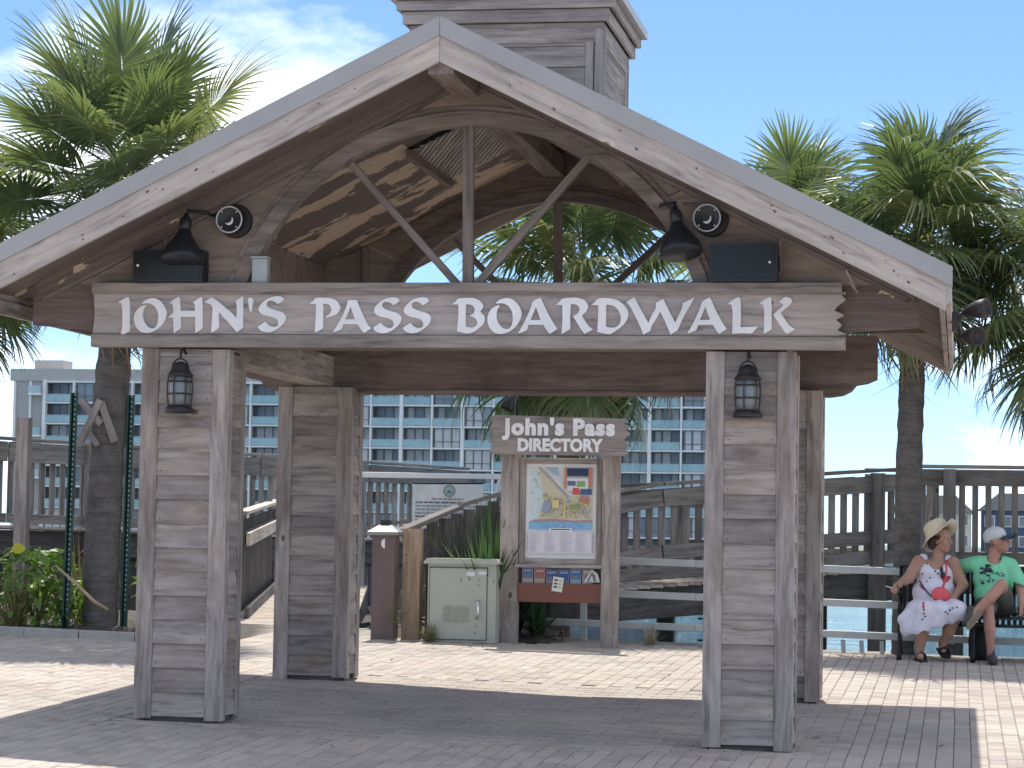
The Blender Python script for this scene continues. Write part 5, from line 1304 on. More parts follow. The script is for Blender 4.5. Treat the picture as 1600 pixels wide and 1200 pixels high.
for b_ in range(NB + 1):
    big = b_ % 2 == 0
    mb = MB(); mb.box((X0 + b_ * BAY, YB0 - 0.55 + (0.1 if not big else 0), 11.8), (0.48 if big else 0.26, 0.9, 22.4)); mb.build('column', 'condo_white', cd)
WIN = []
for v_ in range(5):
    mb = MB(); rr_ = random.Random(v_)
    w_ = BAY - 0.75; h_ = FL - 0.3
    mb.box((0, 0.08, h_ / 2), (w_, 0.06, h_), None, 0)
    for k in range(3):
        if rr_.random() < 0.62:
            mb.box((-w_ / 3 + k * w_ / 3, 0.035, h_ / 2), (w_ / 3 * rr_.choice([0.6, 0.85, 0.85]), 0.02, h_ * 0.96), None, 2)
    for k in range(4): mb.box((-w_ / 2 + k * w_ / 3, 0.0, h_ / 2), (0.13, 0.10, h_), None, 1)
    mb.box((0, 0.0, h_ * 0.31), (w_, 0.09, 0.11), None, 1)
    WIN.append(mesh_from('window', mb.v, mb.f, ['condo_glass', 'mullion', 'curtain'], mb.m))
mb = MB(); mb.box((0, 0, 0.56), (BAY - 0.5, 0.05, 1.02), None, 0)
for k in range(4): mb.box((-(BAY - 0.5) / 2 + k * (BAY - 0.5) / 3, -0.03, 0.56), (0.07, 0.05, 1.06), None, 1)
mb.box((0, -0.03, 1.1), (BAY - 0.5, 0.07, 0.07), None, 1)
RAILM = mesh_from('balcony_rail', mb.v, mb.f, ['balcony_glass', 'balcony_glass'], mb.m)
rw = random.Random(12)
for k in range(7):
    for b_ in range(NB):
        x = X0 + (b_ + 0.5) * BAY; z = Z0 + FL * k + 0.12
        win = (b_ % 4 == 1) if k % 2 == 0 else (b_ % 4 == 2)
        if k == 0: win = True
        obj('window', WIN[rw.randrange(5)], cd, Matrix.Translation((x, YB0 - 0.45 if win else YB0 + 1.3, z)))
        if not win: obj('balcony_rail', RAILM, cd, Matrix.Translation((x, YB0 - 0.85, z)))

def far_house(label, x, y, w_, d_, h_, wall, roofc, nwin, rows):
    t = thing('far_house', label, 'house', (x, y, 0.2), 'houses on the far shore')
    mb = MB(); mb.box((x, y, 0.2 + h_ / 2), (w_, d_, h_)); mb.build('wall', wall, t)
    mb = MB(); mb.prism([(x - w_ / 2 - 0.6, 0.2 + h_), (x + w_ / 2 + 0.6, 0.2 + h_), (x + w_ / 4, 0.2 + h_ + 2.6), (x - w_ / 4, 0.2 + h_ + 2.6)], 'y', y - d_ / 2 - 0.6, y + d_ / 2 + 0.6); mb.build('roof', roofc, t)
    for r_ in range(rows):
        for i in range(nwin):
            xx = x - w_ / 2 + (i + 0.5) * w_ / nwin; zz = 1.8 + r_ * 3.0
            f = MB(); f.box((xx, y - d_ / 2 - 0.06, zz), (w_ / nwin * 0.62, 0.12, 1.7)); f = f.build('window', 'white_paint', t, at=(xx, y - d_ / 2, zz))
            g = MB(); g.box((xx, y - d_ / 2 - 0.13, zz), (w_ / nwin * 0.5, 0.04, 1.45)); g.build('pane', 'condo_glass', f)
far_house('blue far house with white framed windows seen through the railing beside the seated man', 11.5, 380, 10, 10, 6.2, 'house_blue', 'house_roof', 4, 2)
far_house('cream two storey far house seen through the railing above the woman', 0.5, 372, 9, 10, 5.6, 'house_cream', 'house_roof', 4, 2)

# ================================================================== PALMS AND PLANTS
def frond_mesh(seed, Lp, Rf, n=40, droop=0.35, mat='palm_leaf'):
    r = random.Random(seed); vs = []; fs = []
    # petiole
    pw = 0.016
    pts = [(Lp * t, 0, -0.10 * Lp * t * t) for t in (0, 0.35, 0.7, 1.0)]
    for i, p in enumerate(pts):
        w_ = pw * (1.6 - 0.8 * i / 3); vs += [(p[0], -w_, p[2]), (p[0], w_, p[2]), (p[0], 0, p[2] - w_)]
    for i in range(3):
        for k in range(3): fs.append((i * 3 + k, i * 3 + (k + 1) % 3, (i + 1) * 3 + (k + 1) % 3, (i + 1) * 3 + k))
    bx, bz = pts[-1][0], pts[-1][2]
    for i in range(n):
        u = (i + 0.5) / n * 2 - 1
        ph = u * math.radians(148) + r.uniform(-0.03, 0.03)
        co = (1 - abs(u)) * 0.42 * Rf
        b0 = Vector((bx + co, 0.004 * (1 if u > 0 else -1), bz - 0.16 * co * co / Rf - 0.02))
        L = Rf * (0.72 + 0.28 * math.cos(ph * 0.8)) * r.uniform(0.88, 1.08) - co * 0.35
        d = Vector((math.cos(ph), math.sin(ph), 0)); sd = Vector((-d.y, d.x, 0))
        lift = 0.28 * abs(math.sin(ph))
        k0 = len(vs); wmax = 0.0185 * (Rf / 0.8) * r.uniform(0.85, 1.15)
        dr_ = droop * r.uniform(0.6, 1.5)
        T_ = (0.0, 0.3, 0.6, 0.82, 1.0); Wd = (0.35, 1.0, 0.85, 0.45, 0.05)
        for t, wf_ in zip(T_, Wd):
            z = lift * L * t * (1 - 0.5 * t) - dr_ * L * t ** 2.4
            rr = L * t * (1 - 0.10 * dr_ * t * t)
            c_ = b0 + d * rr + Vector((0, 0, z))
            vs += [tuple(c_ - sd * wmax * wf_), tuple(c_ + sd * wmax * wf_ + Vector((0, 0, 0.004)))]
        for q in range(4): fs.append((k0 + q * 2, k0 + q * 2 + 1, k0 + q * 2 + 3, k0 + q * 2 + 2))
    return mesh_from('frond', vs, fs, [mat])
def palm(label, base, ztop, r0, r1, Lp, Rf, nf, seed, droop=0.35, lean=(0, 0), emax=80, emin=-48, dead=4, stalks=0, boots=False, bigroot=1.15):
    r = random.Random(seed); x, y, z = base
    t = thing('palm_tree', label, 'palm tree', base, 'cabbage palms around the pavilion')
    H = ztop - z; mb = MB(); path = []; rad = []
    for i in range(61):
        q = i / 60; path.append((x + lean[0] * q * q, y + lean[1] * q * q, z - 0.05 + (H + 0.05) * q))
        rad.append((r0 + (r1 - r0) * q) * (bigroot if i == 0 else 1) * r.uniform(0.94, 1.05))
    mb.tube(path, rad, 16); trunk = mb.build('trunk', 'palm_bark', t, smooth=True)
    top = Vector(path[-1])
    ms = [frond_mesh(seed * 10 + k, Lp * r.uniform(0.85, 1.1), Rf * r.uniform(0.9, 1.08), 54, droop * r.uniform(0.7, 1.4)) for k in range(6)]
    ga = 2.39996
    for i in range(nf):
        q = i / (nf - 1); el = math.radians(emax + (emin - emax) * q ** 0.9 + r.uniform(-7, 7)); az = i * ga + r.uniform(-0.2, 0.2)
        M = Matrix.Translation(top + Vector((0, 0, 0.12 * (1 - q)))) @ Matrix.Rotation(az, 4, 'Z') @ Matrix.Rotation(-el, 4, 'Y') @ Matrix.Rotation(r.uniform(-0.5, 0.5), 4, 'X') @ Matrix.Scale(r.uniform(0.85, 1.08), 4)
        obj('frond', ms[r.randrange(6)], t, M)
    dm = frond_mesh(seed * 10 + 9, Lp * 0.9, Rf * 0.8, 26, 1.0, 'dead_frond')
    for i in range(dead):
        az = i * ga * 1.7 + r.uniform(0, 1)
        obj('dead_frond', dm, t, Matrix.Translation(top - Vector((0, 0, 0.1))) @ Matrix.Rotation(az, 4, 'Z') @ Matrix.Rotation(math.radians(62 + r.uniform(-8, 12)), 4, 'Y'))
    for i in range(stalks):
        az = r.uniform(0, 6.28); mb = MB(); c0 = top
        tip = top + Vector((0.55 * math.cos(az), 0.55 * math.sin(az), -0.25))
        mb.tube([c0, (c0 + tip) / 2 + Vector((0, 0, 0.25)), tip], [0.02, 0.014, 0.006], 6)
        for k in range(150):
            q = r.uniform(0.35, 1.0); p = c0.lerp(tip, q) + Vector((0, 0, 0.25 * (1 - (2 * q - 1) ** 2)))
            d = Vector((r.uniform(-1, 1), r.uniform(-1, 1), r.uniform(-1.2, 0.5))) * 0.17
            mb.tube([p, p + d * 0.6, p + d + Vector((0, 0, -0.05))], [0.004, 0.0035, 0.002], 3)
        mb.build('seed_stalk', 'seed_stalk', t)
    # old leaf boots crossing on the trunk
    if boots:
        for k in range(boots):
            zz = z + H * 0.60 + k * 0.10; a = -math.pi / 2 + r.uniform(-1.1, 1.1); s_ = 1 if k % 2 else -1
            rr = r0 * 0.98
            p0 = Vector((x + lean[0] * 0.4 + rr * math.cos(a), y + rr * math.sin(a), zz))
            p1 = p0 + Vector((s_ * 0.16, -0.035 + 0.02 * (k % 2), 0.30))
            board('boot', p0 - Vector((s_ * 0.1, 0, 0.17)), p1, 0.075, 0.022, 'grey_wood', t, up=(1, 0, -s_ * 0.5))
    return t
palm('stout palm with crossed leaf stubs on its trunk in the left planting bed', (-5.19, 7.75, ground_z(-5.19, 7.75)), 4.78, 0.185, 0.165, 0.82, 0.98, 40, 3, 0.16, (0.20, 0), 84, -52, 5, 2, 0)
palm('short palm half cut off by the left edge, its fronds below the eave', (-7.35, 8.6, ground_z(-7.35, 8.6)), 4.1, 0.16, 0.15, 0.7, 0.8, 34, 5, 0.35, (0, 0), 78, -48, 3)
palm('palm with pale smooth trunk directly behind the bench', (2.80, 10.04, -0.3), 4.45, 0.150, 0.125, 0.62, 0.85, 38, 8, 0.5, (0.10, 0), 84, -52, 4)
palm('palm leaning in at the right edge above the seated man', (4.55, 10.4, -0.3), 3.85, 0.15, 0.13, 0.80, 0.88, 36, 11, 0.6, (-0.15, 0), 78, -64, 4)
palm('palm behind the roof to the right, only its upper fronds showing', (1.28, 13.9, -1.3), 4.75, 0.15, 0.13, 0.65, 0.78, 32, 14, 0.45, (0, 0), 82, -50, 3)
palm('palm seen through the gable arch, with tan seed stalks, behind the directory', (-1.15, 11.9, -0.3), 4.1, 0.13, 0.11, 0.95, 0.95, 50, 17, 0.4, (0.25, 0), 80, -62, 3, 4)
# crossed leaf stubs of the left palm, as they sit on its trunk
for tt in [o for o in coll.objects if o.name.startswith('palm_tree') and 'stout palm' in o.get('label', '')]:
    for p0, p1, w_ in (((-5.385, 7.545, 2.60), (-5.16, 7.545, 2.36), 0.075), ((-5.37, 7.53, 2.17), (-5.17, 7.52, 2.60), 0.07), ((-5.165, 7.535, 2.58), (-5.02, 7.56, 2.18), 0.075), ((-5.30, 7.545, 2.28), (-5.19, 7.55, 2.14), 0.06)):
        board('boot', p0, p1, w_, 0.03, 'grey_wood', tt, up=(0, 0, 1))

def blades(name, label, cat, base, n, L, w_, spread, mat, seed, droop=0.35, group=None):
    r = random.Random(seed); t = thing(name, label, cat, base, group); mb = MB()
    for i in range(n):
        az = r.uniform(0, 6.28); q = r.random() ** 0.8 * spread; l_ = L * r.uniform(0.6, 1.05)
        d = Vector((math.cos(az) * math.sin(q), math.sin(az) * math.sin(q), math.cos(q))); sd = Vector((-math.sin(az), math.cos(az), 0))
        b0 = Vector(base) + Vector((r.uniform(-1, 1), r.uniform(-1, 1), 0)) * 0.05
        vs = []
        for t_, wf_ in ((0, 0.7), (0.35, 1.0), (0.7, 0.7), (1.0, 0.04)):
            c_ = b0 + d * (l_ * t_) - Vector((0, 0, droop * l_ * t_ ** 2.5 * math.sin(q)))
            vs += [c_ - sd * w_ / 2 * wf_, c_ + sd * w_ / 2 * wf_]
        mb.add(vs, [(k * 2, k * 2 + 1, k * 2 + 3, k * 2 + 2) for k in range(3)])
    o = mb.build('foliage', mat, t); tag(o, kind='stuff')
    return t
def shrub(label, base, n, rad, h_, leaf, mat, seed, group='leafy shrubs in the bed', yellow=0):
    r = random.Random(seed); t = thing('leafy_shrub', label, 'shrub', base, group); st = MB(); B = Vector(base); M2 = {}
    mb = MB()
    for i in range(9):
        a = r.uniform(0, 6.28); e = B + Vector((math.cos(a) * rad * 0.6, math.sin(a) * rad * 0.6, h_ * r.uniform(0.5, 0.95)))
        st.tube([B, B.lerp(e, 0.5) + Vector((0, 0, 0.08)), e], [0.012, 0.009, 0.004], 5)
    st.build('stem', 'grass_leaf', t)
    for i in range(n):
        z = h_ * r.random() ** 0.7; a = r.uniform(0, 6.28); q = rad * math.sqrt(r.random()) * (1.05 - 0.45 * z / h_)
        c_ = B + Vector((q * math.cos(a), q * math.sin(a), z)); L = leaf * r.uniform(0.6, 1.2); wd = L * r.uniform(0.5, 0.75)
        R = Matrix.Rotation(a + r.uniform(-0.8, 0.8), 3, 'Z') @ Matrix.Rotation(r.uniform(-0.2, 1.0), 3, 'Y') @ Matrix.Rotation(r.uniform(-0.5, 0.5), 3, 'X')
        out = [(0, 0, 0), (0.25, 0.40, 0.02), (0.55, 0.45, 0.0), (0.85, 0.2, -0.05), (1.0, 0, -0.10), (0.85, -0.2, -0.05), (0.55, -0.45, 0.0), (0.25, -0.40, 0.02)]
        vs = [c_ + R @ Vector((p[0] * L, p[1] * wd, p[2] * L + abs(p[1]) * 0.12 * L)) for p in out]; mid = c_ + R @ Vector((0.5 * L, 0, -0.02 * L))
        mb.add(vs + [mid], [(k, (k + 1) % 8, 8) for k in range(8)])
    o = mb.build('foliage', mat, t); tag(o, kind='stuff')
    for i in range(yellow):
        mb = MB(); c_ = B + Vector((-0.12 + 0.1 * i, -rad * 0.6, h_ * 1.02 - 0.08 * i)); L = leaf * 1.25
        vs = [c_ + Vector((p[0] * L - L / 2, -0.02 * p[0], p[1] * L * 0.8)) for p in ((0, 0), (0.25, 0.40), (0.55, 0.45), (1.0, 0.1), (0.85, -0.2), (0.55, -0.4), (0.25, -0.35))]
        mb.add(vs, [tuple(range(7))]); mb.build('yellow_leaf', 'yellow_leaf', t)
def gb(x, y, dz=0.04): return (x, y, ground_z(x, y) + dz)
shrub('bright leafy shrub with a yellow leaf at the far left of the bed', gb(-5.78, 7.55), 190, 0.42, 0.78, 0.13, 'broad_leaf', 21, yellow=1)
shrub('low leafy shrub spreading beside the left channel post', gb(-5.52, 7.62), 130, 0.30, 0.50, 0.11, 'broad_leaf', 22)
shrub('leafy shrub growing behind the right channel post', gb(-4.72, 8.35), 200, 0.33, 1.15, 0.10, 'broad_leaf', 23)
shrub('tall leafy shrub at the back of the bed near the rear boardwalk', gb(-6.35, 8.9), 200, 0.55, 0.75, 0.13, 'broad_leaf', 24)
shrub('leafy shrub half hidden behind the front left pillar', gb(-4.62, 8.9), 160, 0.30, 0.95, 0.11, 'broad_leaf', 25)
blades('long_grass', 'clump of long grey green grass leaning at the left end of the bed', 'grass', gb(-5.95, 7.35), 90, 0.75, 0.018, 1.1, 'grass_leaf', 31)
blades('long_grass', 'long arching grass behind the left channel post', 'grass', gb(-5.55, 8.15), 60, 1.1, 0.02, 0.8, 'grass_leaf', 32)
blades('sword_plant', 'tall sword leaved plant rising behind the utility cabinet', 'plant', gb(-1.50, 9.21), 170, 1.5, 0.045, 0.62, 'sword_leaf', 33, 0.45)
blades('sword_plant', 'low sword leaved plant filling the gap between cabinet and directory', 'plant', gb(-1.24, 9.5), 110, 1.15, 0.04, 0.6, 'sword_leaf', 34, 0.4)
blades('sword_plant', 'dark strappy bush under the brochure rack', 'plant', gb(-0.98, 9.3), 75, 0.62, 0.035, 0.95, 'sword_leaf', 35, 0.5)
blades('weed_tuft', 'pale radiating weed at the foot of the brown bollard', 'weed', gb(-2.33, 8.6, 0.18), 34, 0.36, 0.008, 1.5, 'grass_leaf', 36, 0.15)
blades('weed_tuft', 'dry weeds at the front left corner of the utility cabinet', 'weed', gb(-1.97, 8.58, 0.0), 60, 0.27, 0.010, 0.9, 'grass_leaf', 37, 0.4)
blades('weed_tuft', 'straw coloured grass tuft at the water edge right of the directory', 'weed', gb(0.18, 9.62, 0.0), 70, 0.26, 0.008, 0.9, 'dry_grass', 38, 0.4)
blades('weed_tuft', 'sparse twiggy weeds between the directory posts', 'weed', gb(-0.72, 9.35, 0.0), 26, 0.40, 0.007, 1.35, 'dead_frond', 39, 0.3)
br = MB(); br.tube([(-5.52, 7.32, 0.93), (-5.30, 7.30, 0.76), (-5.10, 7.30, 0.58), (-5.0, 7.4, 0.50)], [0.012, 0.017, 0.02, 0.02], 8)
o = br.build('fallen_branch', 'seed_stalk', None, at=(-5.3, 7.3, 0.7), smooth=True); tag(o, 'pale fallen branch lying slantwise across the shrubs in the bed', 'branch')
br = MB(); R5 = random.Random(5)
for k in range(7):
    c_ = Vector((-5.28 + R5.uniform(-0.12, 0.12), 7.9, 0.98 + R5.uniform(-0.1, 0.1)))
    br.tube([c_ + Vector((0.09 * math.cos(a) * R5.uniform(0.6, 1), 0.03 * math.sin(a * 2), 0.07 * math.sin(a))) for a in np.linspace(R5.uniform(0, 3), R5.uniform(4, 6), 8)], 0.009, 5)
o = br.build('dead_twigs', 'dead_frond', None, at=(-5.28, 7.9, 0.95)); tag(o, 'curled dead brown twigs above the shrubs left of the palm trunk', 'twigs')

# ================================================================== BENCH, BAG
gz0 = 0.125
bn = thing('park_bench', 'black steel strap bench under the seated woman and man', 'bench', (3.85, 9.5, gz0))
prof = [(9.12, 0.36), (9.10, 0.42), (9.125, 0.455), (9.2, 0.462), (9.35, 0.445), (9.48, 0.435), (9.56, 0.46), (9.60, 0.55), (9.64, 0.72), (9.68, 0.88), (9.70, 0.93), (9.74, 0.94), (9.76, 0.90)]
mb = MB(); vs = []; th_ = 0.012
for s in (-0.018, 0.018):
    for i, (yy, zz) in enumerate(prof):
        a = prof[max(0, i - 1)]; c_ = prof[min(len(prof) - 1, i + 1)]; tx, tz = c_[0] - a[0], c_[1] - a[1]; l_ = math.hypot(tx, tz)
        vs += [(s, yy, zz), (s, yy - tz / l_ * -th_, zz - tx / l_ * th_)]
n = len(prof); fs = []
for i in range(n - 1):
    a, c_ = i * 2, 2 * n + i * 2
    fs += [(a, a + 2, c_ + 2, c_), (a + 1, c_ + 1, c_ + 3, a + 3), (a, a + 1, a + 3, a + 2), (c_, c_ + 2, c_ + 3, c_ + 1)]
STRAP = mesh_from('strap', [(v[0], v[1] - 9.4, v[2]) for v in vs], fs, ['black_iron'])
x = 2.80
while x < 4.95:
    obj('strap', STRAP, bn, Matrix.Translation((x, 9.4, gz0))); x += 0.058
for yy, zz in ((9.115, 0.36), (9.57, 0.47), (9.72, 0.935), (9.13, 0.44)):
    mb = MB(); mb.tube([(2.76, yy, gz0 + zz), (4.98, yy, gz0 + zz)], 0.017, 8); mb.build('cross_bar', 'black_iron', bn, smooth=True)
for x in (2.76, 3.49, 4.98):
    mb = MB()
    mb.tube([(x, 9.02, gz0), (x, 9.06, gz0 + 0.10), (x, 9.14, gz0 + 0.25), (x, 9.11, gz0 + 0.40)], [0.028, 0.02, 0.018, 0.02], 8)
    mb.tube([(x, 9.78, gz0), (x, 9.70, gz0 + 0.12), (x, 9.58, gz0 + 0.28), (x, 9.57, gz0 + 0.46)], [0.028, 0.02, 0.018, 0.02], 8)
    mb.tube([(x, 9.10, gz0 + 0.16), (x, 9.35, gz0 + 0.30), (x, 9.62, gz0 + 0.2)], 0.014, 8)
    mb.tube([(x, 9.11, gz0 + 0.40), (x, 9.57, gz0 + 0.46), (x, 9.72, gz0 + 0.93)], 0.019, 8)
    mb.build('leg_frame', 'black_iron', bn, smooth=True)
    if x != 3.49 or True:
        mb = MB(); mb.tube([(x, 9.12, gz0 + 0.42), (x, 9.03, gz0 + 0.55), (x, 9.08, gz0 + 0.66), (x, 9.30, gz0 + 0.67), (x, 9.63, gz0 + 0.68)], 0.017, 8)
        if x != 3.49: mb.build('arm_rest', 'black_iron', bn, smooth=True)
bg = thing('backpack', 'black backpack standing under the bench behind the man\'s shin', 'bag', (3.58, 9.55, gz0))
mb = MB(); mb.lathe([(0.10, 0.0), (0.13, 0.04), (0.135, 0.2), (0.12, 0.32), (0.05, 0.38)], 16, (3.58, 9.5, gz0)); o = mb.build('body', 'bag_black', bg, smooth=True)
mb = MB(); mb.tube([(3.52, 9.38, gz0 + 0.05), (3.49, 9.33, gz0 + 0.2), (3.53, 9.38, gz0 + 0.34)], 0.012, 6); mb.build('strap', 'bag_black', bg)

# ================================================================== PEOPLE
def hand(prims, wrist, direction, palm_n, curl=0.5, size=0.085, side=1):
    """palm and five bent fingers; direction: towards the fingers, palm_n: out of the palm"""
    w_ = Vector(wrist); d = Vector(direction).normalized(); n_ = Vector(palm_n); n_ = (n_ - d * n_.dot(d)).normalized(); s_ = d.cross(n_) * side
    pc = w_ + d * size * 0.55
    prims.append(('c', w_, w_ + d * size * 0.35, 0.024, 0.027))
    for k in (-1, 0, 1): prims.append(('c', w_ + d * size * 0.25 + s_ * k * 0.016, w_ + d * size + s_ * k * 0.024, 0.014, 0.0125))
    for k, l_ in ((-1.5, 0.82), (-0.5, 1.0), (0.5, 0.95), (1.5, 0.72)):
        p0 = w_ + d * size + s_ * k * 0.0185
        a1 = curl * 0.8; p1 = p0 + (d * math.cos(a1) + n_ * math.sin(a1)) * 0.036 * l_
        a2 = curl * 1.9; p2 = p1 + (d * math.cos(a2) + n_ * math.sin(a2)) * 0.027 * l_
        a3 = curl * 2.7; p3 = p2 + (d * math.cos(a3) + n_ * math.sin(a3)) * 0.020 * l_
        prims += [('c', p0, p1, 0.0092, 0.0086), ('c', p1, p2, 0.0086, 0.008), ('c', p2, p3, 0.008, 0.007)]
    t0 = w_ + d * size * 0.3 + s_ * 0.024; t1 = t0 + (s_ * 0.7 + d * 0.6 + n_ * 0.35).normalized() * 0.04; t2 = t1 + (d * 0.8 + n_ * 0.5 + s_ * 0.1).normalized() * 0.032
    prims += [('c', t0, t1, 0.0125, 0.0105), ('c', t1, t2, 0.0105, 0.0085)]
def head(prims, c, fwd, up, sc=1.0):
    """skull, jaw, nose, lips ridge, brow, ear; returns the head axes"""
    f = Vector(fwd).normalized(); u = Vector(up); u = (u - f * u.dot(f)).normalized(); s_ = f.cross(u); c = Vector(c)
    R = [[s_.x, f.x, u.x], [s_.y, f.y, u.y], [s_.z, f.z, u.z]]
    def P(a, b_, d_): return tuple(c + (s_ * a + f * b_ + u * d_) * sc)
    k = sc
    prims += [('e', P(0, -0.012, 0.03), (0.074 * k, 0.095 * k, 0.088 * k), R), ('e', P(0, 0.022, -0.045), (0.058 * k, 0.07 * k, 0.07 * k), R),
              ('e', P(0, 0.055, -0.092), (0.03 * k, 0.026 * k, 0.022 * k), R), ('c', P(0, 0.082, 0.018), P(0, 0.108, -0.026), 0.010 * k, 0.0145 * k),
              ('e', P(0, 0.082, -0.058), (0.026 * k, 0.014 * k, 0.012 * k), R), ('e', P(0.028, 0.074, 0.032), (0.024 * k, 0.013 * k, 0.010 * k), R), ('e', P(-0.028, 0.074, 0.032), (0.024 * k, 0.013 * k, 0.010 * k), R),
              ('e', P(0.04, 0.055, -0.025), (0.024 * k, 0.022 * k, 0.022 * k), R), ('e', P(-0.04, 0.055, -0.025), (0.024 * k, 0.022 * k, 0.022 * k), R),
              ('e', P(0.074, -0.005, -0.005), (0.012 * k, 0.02 * k, 0.032 * k), R), ('e', P(-0.074, -0.005, -0.005), (0.012 * k, 0.02 * k, 0.032 * k), R)]
    return P, R, f, u, s_
def face_parts(parent, P, sc):
    for s_ in (-1, 1):
        mb = MB(); e = Vector(P(s_ * 0.03, 0.078, 0.014)); mb.lathe([(0.001, -0.011), (0.008, -0.007), (0.011, 0), (0.008, 0.007), (0.001, 0.011)], 10, e); eo = mb.build('eye', 'eye_white', parent, at=e, smooth=True)
        mb = MB(); e2 = Vector(P(s_ * 0.03, 0.086, 0.014)); mb.lathe([(0.001, -0.006), (0.005, -0.003), (0.005, 0.003), (0.001, 0.006)], 8, e2); mb.build('iris', 'hair_brown', eo, smooth=True)
    mb = MB(); mb.tube([P(-0.022, 0.088, -0.058), P(0, 0.097, -0.056), P(0.022, 0.088, -0.058)], [0.003, 0.006, 0.003], 6); mb.build('mouth', 'lip', parent, smooth=True)
def bvh(o):
    M = WM[o.name]; return BVHTree.FromPolygons([M @ v.co for v in o.data.vertices], [tuple(p.vertices) for p in o.data.polygons])
def decal(name, polys, tree, parent, mat, d=Vector((0, 1, 0)), lift=0.004):
    """small flat print shapes laid on a garment: outlines in XZ at y=8.5, projected along +Y"""
    mb = MB()
    for p in polys:
        vs = []
        for x, z in p:
            h_ = tree.ray_cast(Vector((x, 8.0, z)), d)
            if h_[0] is None: vs = None; break
            vs.append(h_[0] - d * lift)
        if vs: mb.add(vs, [tuple(range(len(vs)))])
    if mb.v: return mb.build(name, mat, parent)
def disc(x, z, r, n=8, sx=1.0): return [(x + r * sx * math.cos(2 * math.pi * k / n), z + r * math.sin(2 * math.pi * k / n)) for k in range(n)]

# ---- woman
wo = thing('person', 'person in white sleeveless dress and straw hat, seated holding a cigarette', 'person', (3.1, 9.3, gz0))
B = []
hc = (3.165, 9.44, 1.335)
P, R, f, u, s_ = head(B, hc, (0.86, -0.50, 0.02), (0.0, -0.05, 1), 1.1)
B += [('c', (3.13, 9.47, 1.12), (3.15, 9.455, 1.28), 0.062, 0.056), ('e', (3.11, 9.49, 1.08), (0.19, 0.085, 0.075)), ('e', (3.11, 9.47, 0.98), (0.165, 0.115, 0.16)), ('e', (3.1, 9.46, 0.78), (0.18, 0.14, 0.16)), ('e', (3.1, 9.44, 0.66), (0.2, 0.17, 0.10))]
# arms
B += [('c', (2.945, 9.47, 1.105), (2.845, 9.34, 0.945), 0.073, 0.058), ('c', (2.845, 9.34, 0.945), (2.735, 9.12, 0.868), 0.056, 0.034)]
hand(B, (2.735, 9.12, 0.868), (-0.45, -0.85, -0.2), (0.55, -0.2, -0.8), 0.75, 0.075, 1)
B += [('c', (3.285, 9.47, 1.10), (3.385, 9.43, 0.885), 0.073, 0.058), ('c', (3.385, 9.43, 0.885), (3.33, 9.20, 0.80), 0.056, 0.034)]
hand(B, (3.33, 9.20, 0.80), (-0.35, -0.75, -0.35), (-0.2, 0.2, -0.9), 0.6, 0.075, -1)
# legs
B += [('c', (3.03, 9.40, 0.655), (3.03, 8.98, 0.61), 0.095, 0.072), ('c', (3.03, 8.98, 0.60), (2.985, 9.02, 0.40), 0.066, 0.068), ('c', (2.985, 9.02, 0.40), (2.965, 9.04, 0.215), 0.064, 0.042), ('c', (2.965, 9.03, 0.205), (2.975, 8.86, 0.165), 0.04, 0.034)]
B += [('c', (3.2, 9.40, 0.655), (3.33, 8.98, 0.63), 0.095, 0.072), ('c', (3.33, 8.98, 0.62), (3.25, 9.08, 0.42), 0.066, 0.062), ('c', (3.25, 9.08, 0.42), (3.19, 9.14, 0.29), 0.056, 0.042), ('c', (3.19, 9.13, 0.285), (3.20, 9.0, 0.235), 0.038, 0.03)]
body = blob('body', B, 'skin_woman', wo, 0.0075, 0.014)
face_parts(wo, P, 1.0)
hp = []
for a, b_, d_, r_ in ((0, -0.06, 0.03, 0.083), (0.05, -0.03, 0.0, 0.055), (-0.05, -0.03, 0.0, 0.055), (0.0, -0.085, -0.04, 0.055), (0.05, -0.06, -0.05, 0.035), (-0.05, -0.06, -0.05, 0.035), (0.072, 0.02, 0.03, 0.022), (-0.072, 0.02, 0.03, 0.022)):
    hp.append(('e', P(a, b_, d_), (r_, r_, r_)))
blob('hair', hp, 'hair_brown', wo, 0.009, 0.02)
# straw hat: crown and wavy brim, tipped back
hat_c = Vector(P(0, -0.025, 0.062)); hu = (u * 0.86 - f * 0.45).normalized(); hf = (f - hu * f.dot(hu)).normalized(); hs = hf.cross(hu)
mb = MB(); nn = 28; ringsh = [(0.198, 0.0, 1), (0.160, 0.0, 0.6), (0.117, 0.005, 0), (0.113, 0.05, 0), (0.106, 0.10, 0), (0.082, 0.13, 0), (0.03, 0.137, 0)]
vs = []
for r_, z, wv in ringsh:
    for k in range(nn):
        a = 2 * math.pi * k / nn; ca, sa = math.cos(a), math.sin(a)
        zz = z + wv * (0.035 * max(0, ca) ** 3 * 1.6 - 0.045 * abs(sa) - 0.05 * max(0, -ca))
        vs.append(hat_c + hf * (r_ * 1.1 * ca) + hs * (r_ * sa) + hu * zz)
fs = [(i * nn + k, i * nn + (k + 1) % nn, (i + 1) * nn + (k + 1) % nn, (i + 1) * nn + k) for i in range(len(ringsh) - 1) for k in range(nn)] + [tuple((len(ringsh) - 1) * nn + k for k in range(nn))]
mb.add(vs, fs); hat = mb.build('straw_hat', 'straw', wo, smooth=True)
sm = hat.modifiers.new('thick', 'SOLIDIFY'); sm.thickness = 0.006
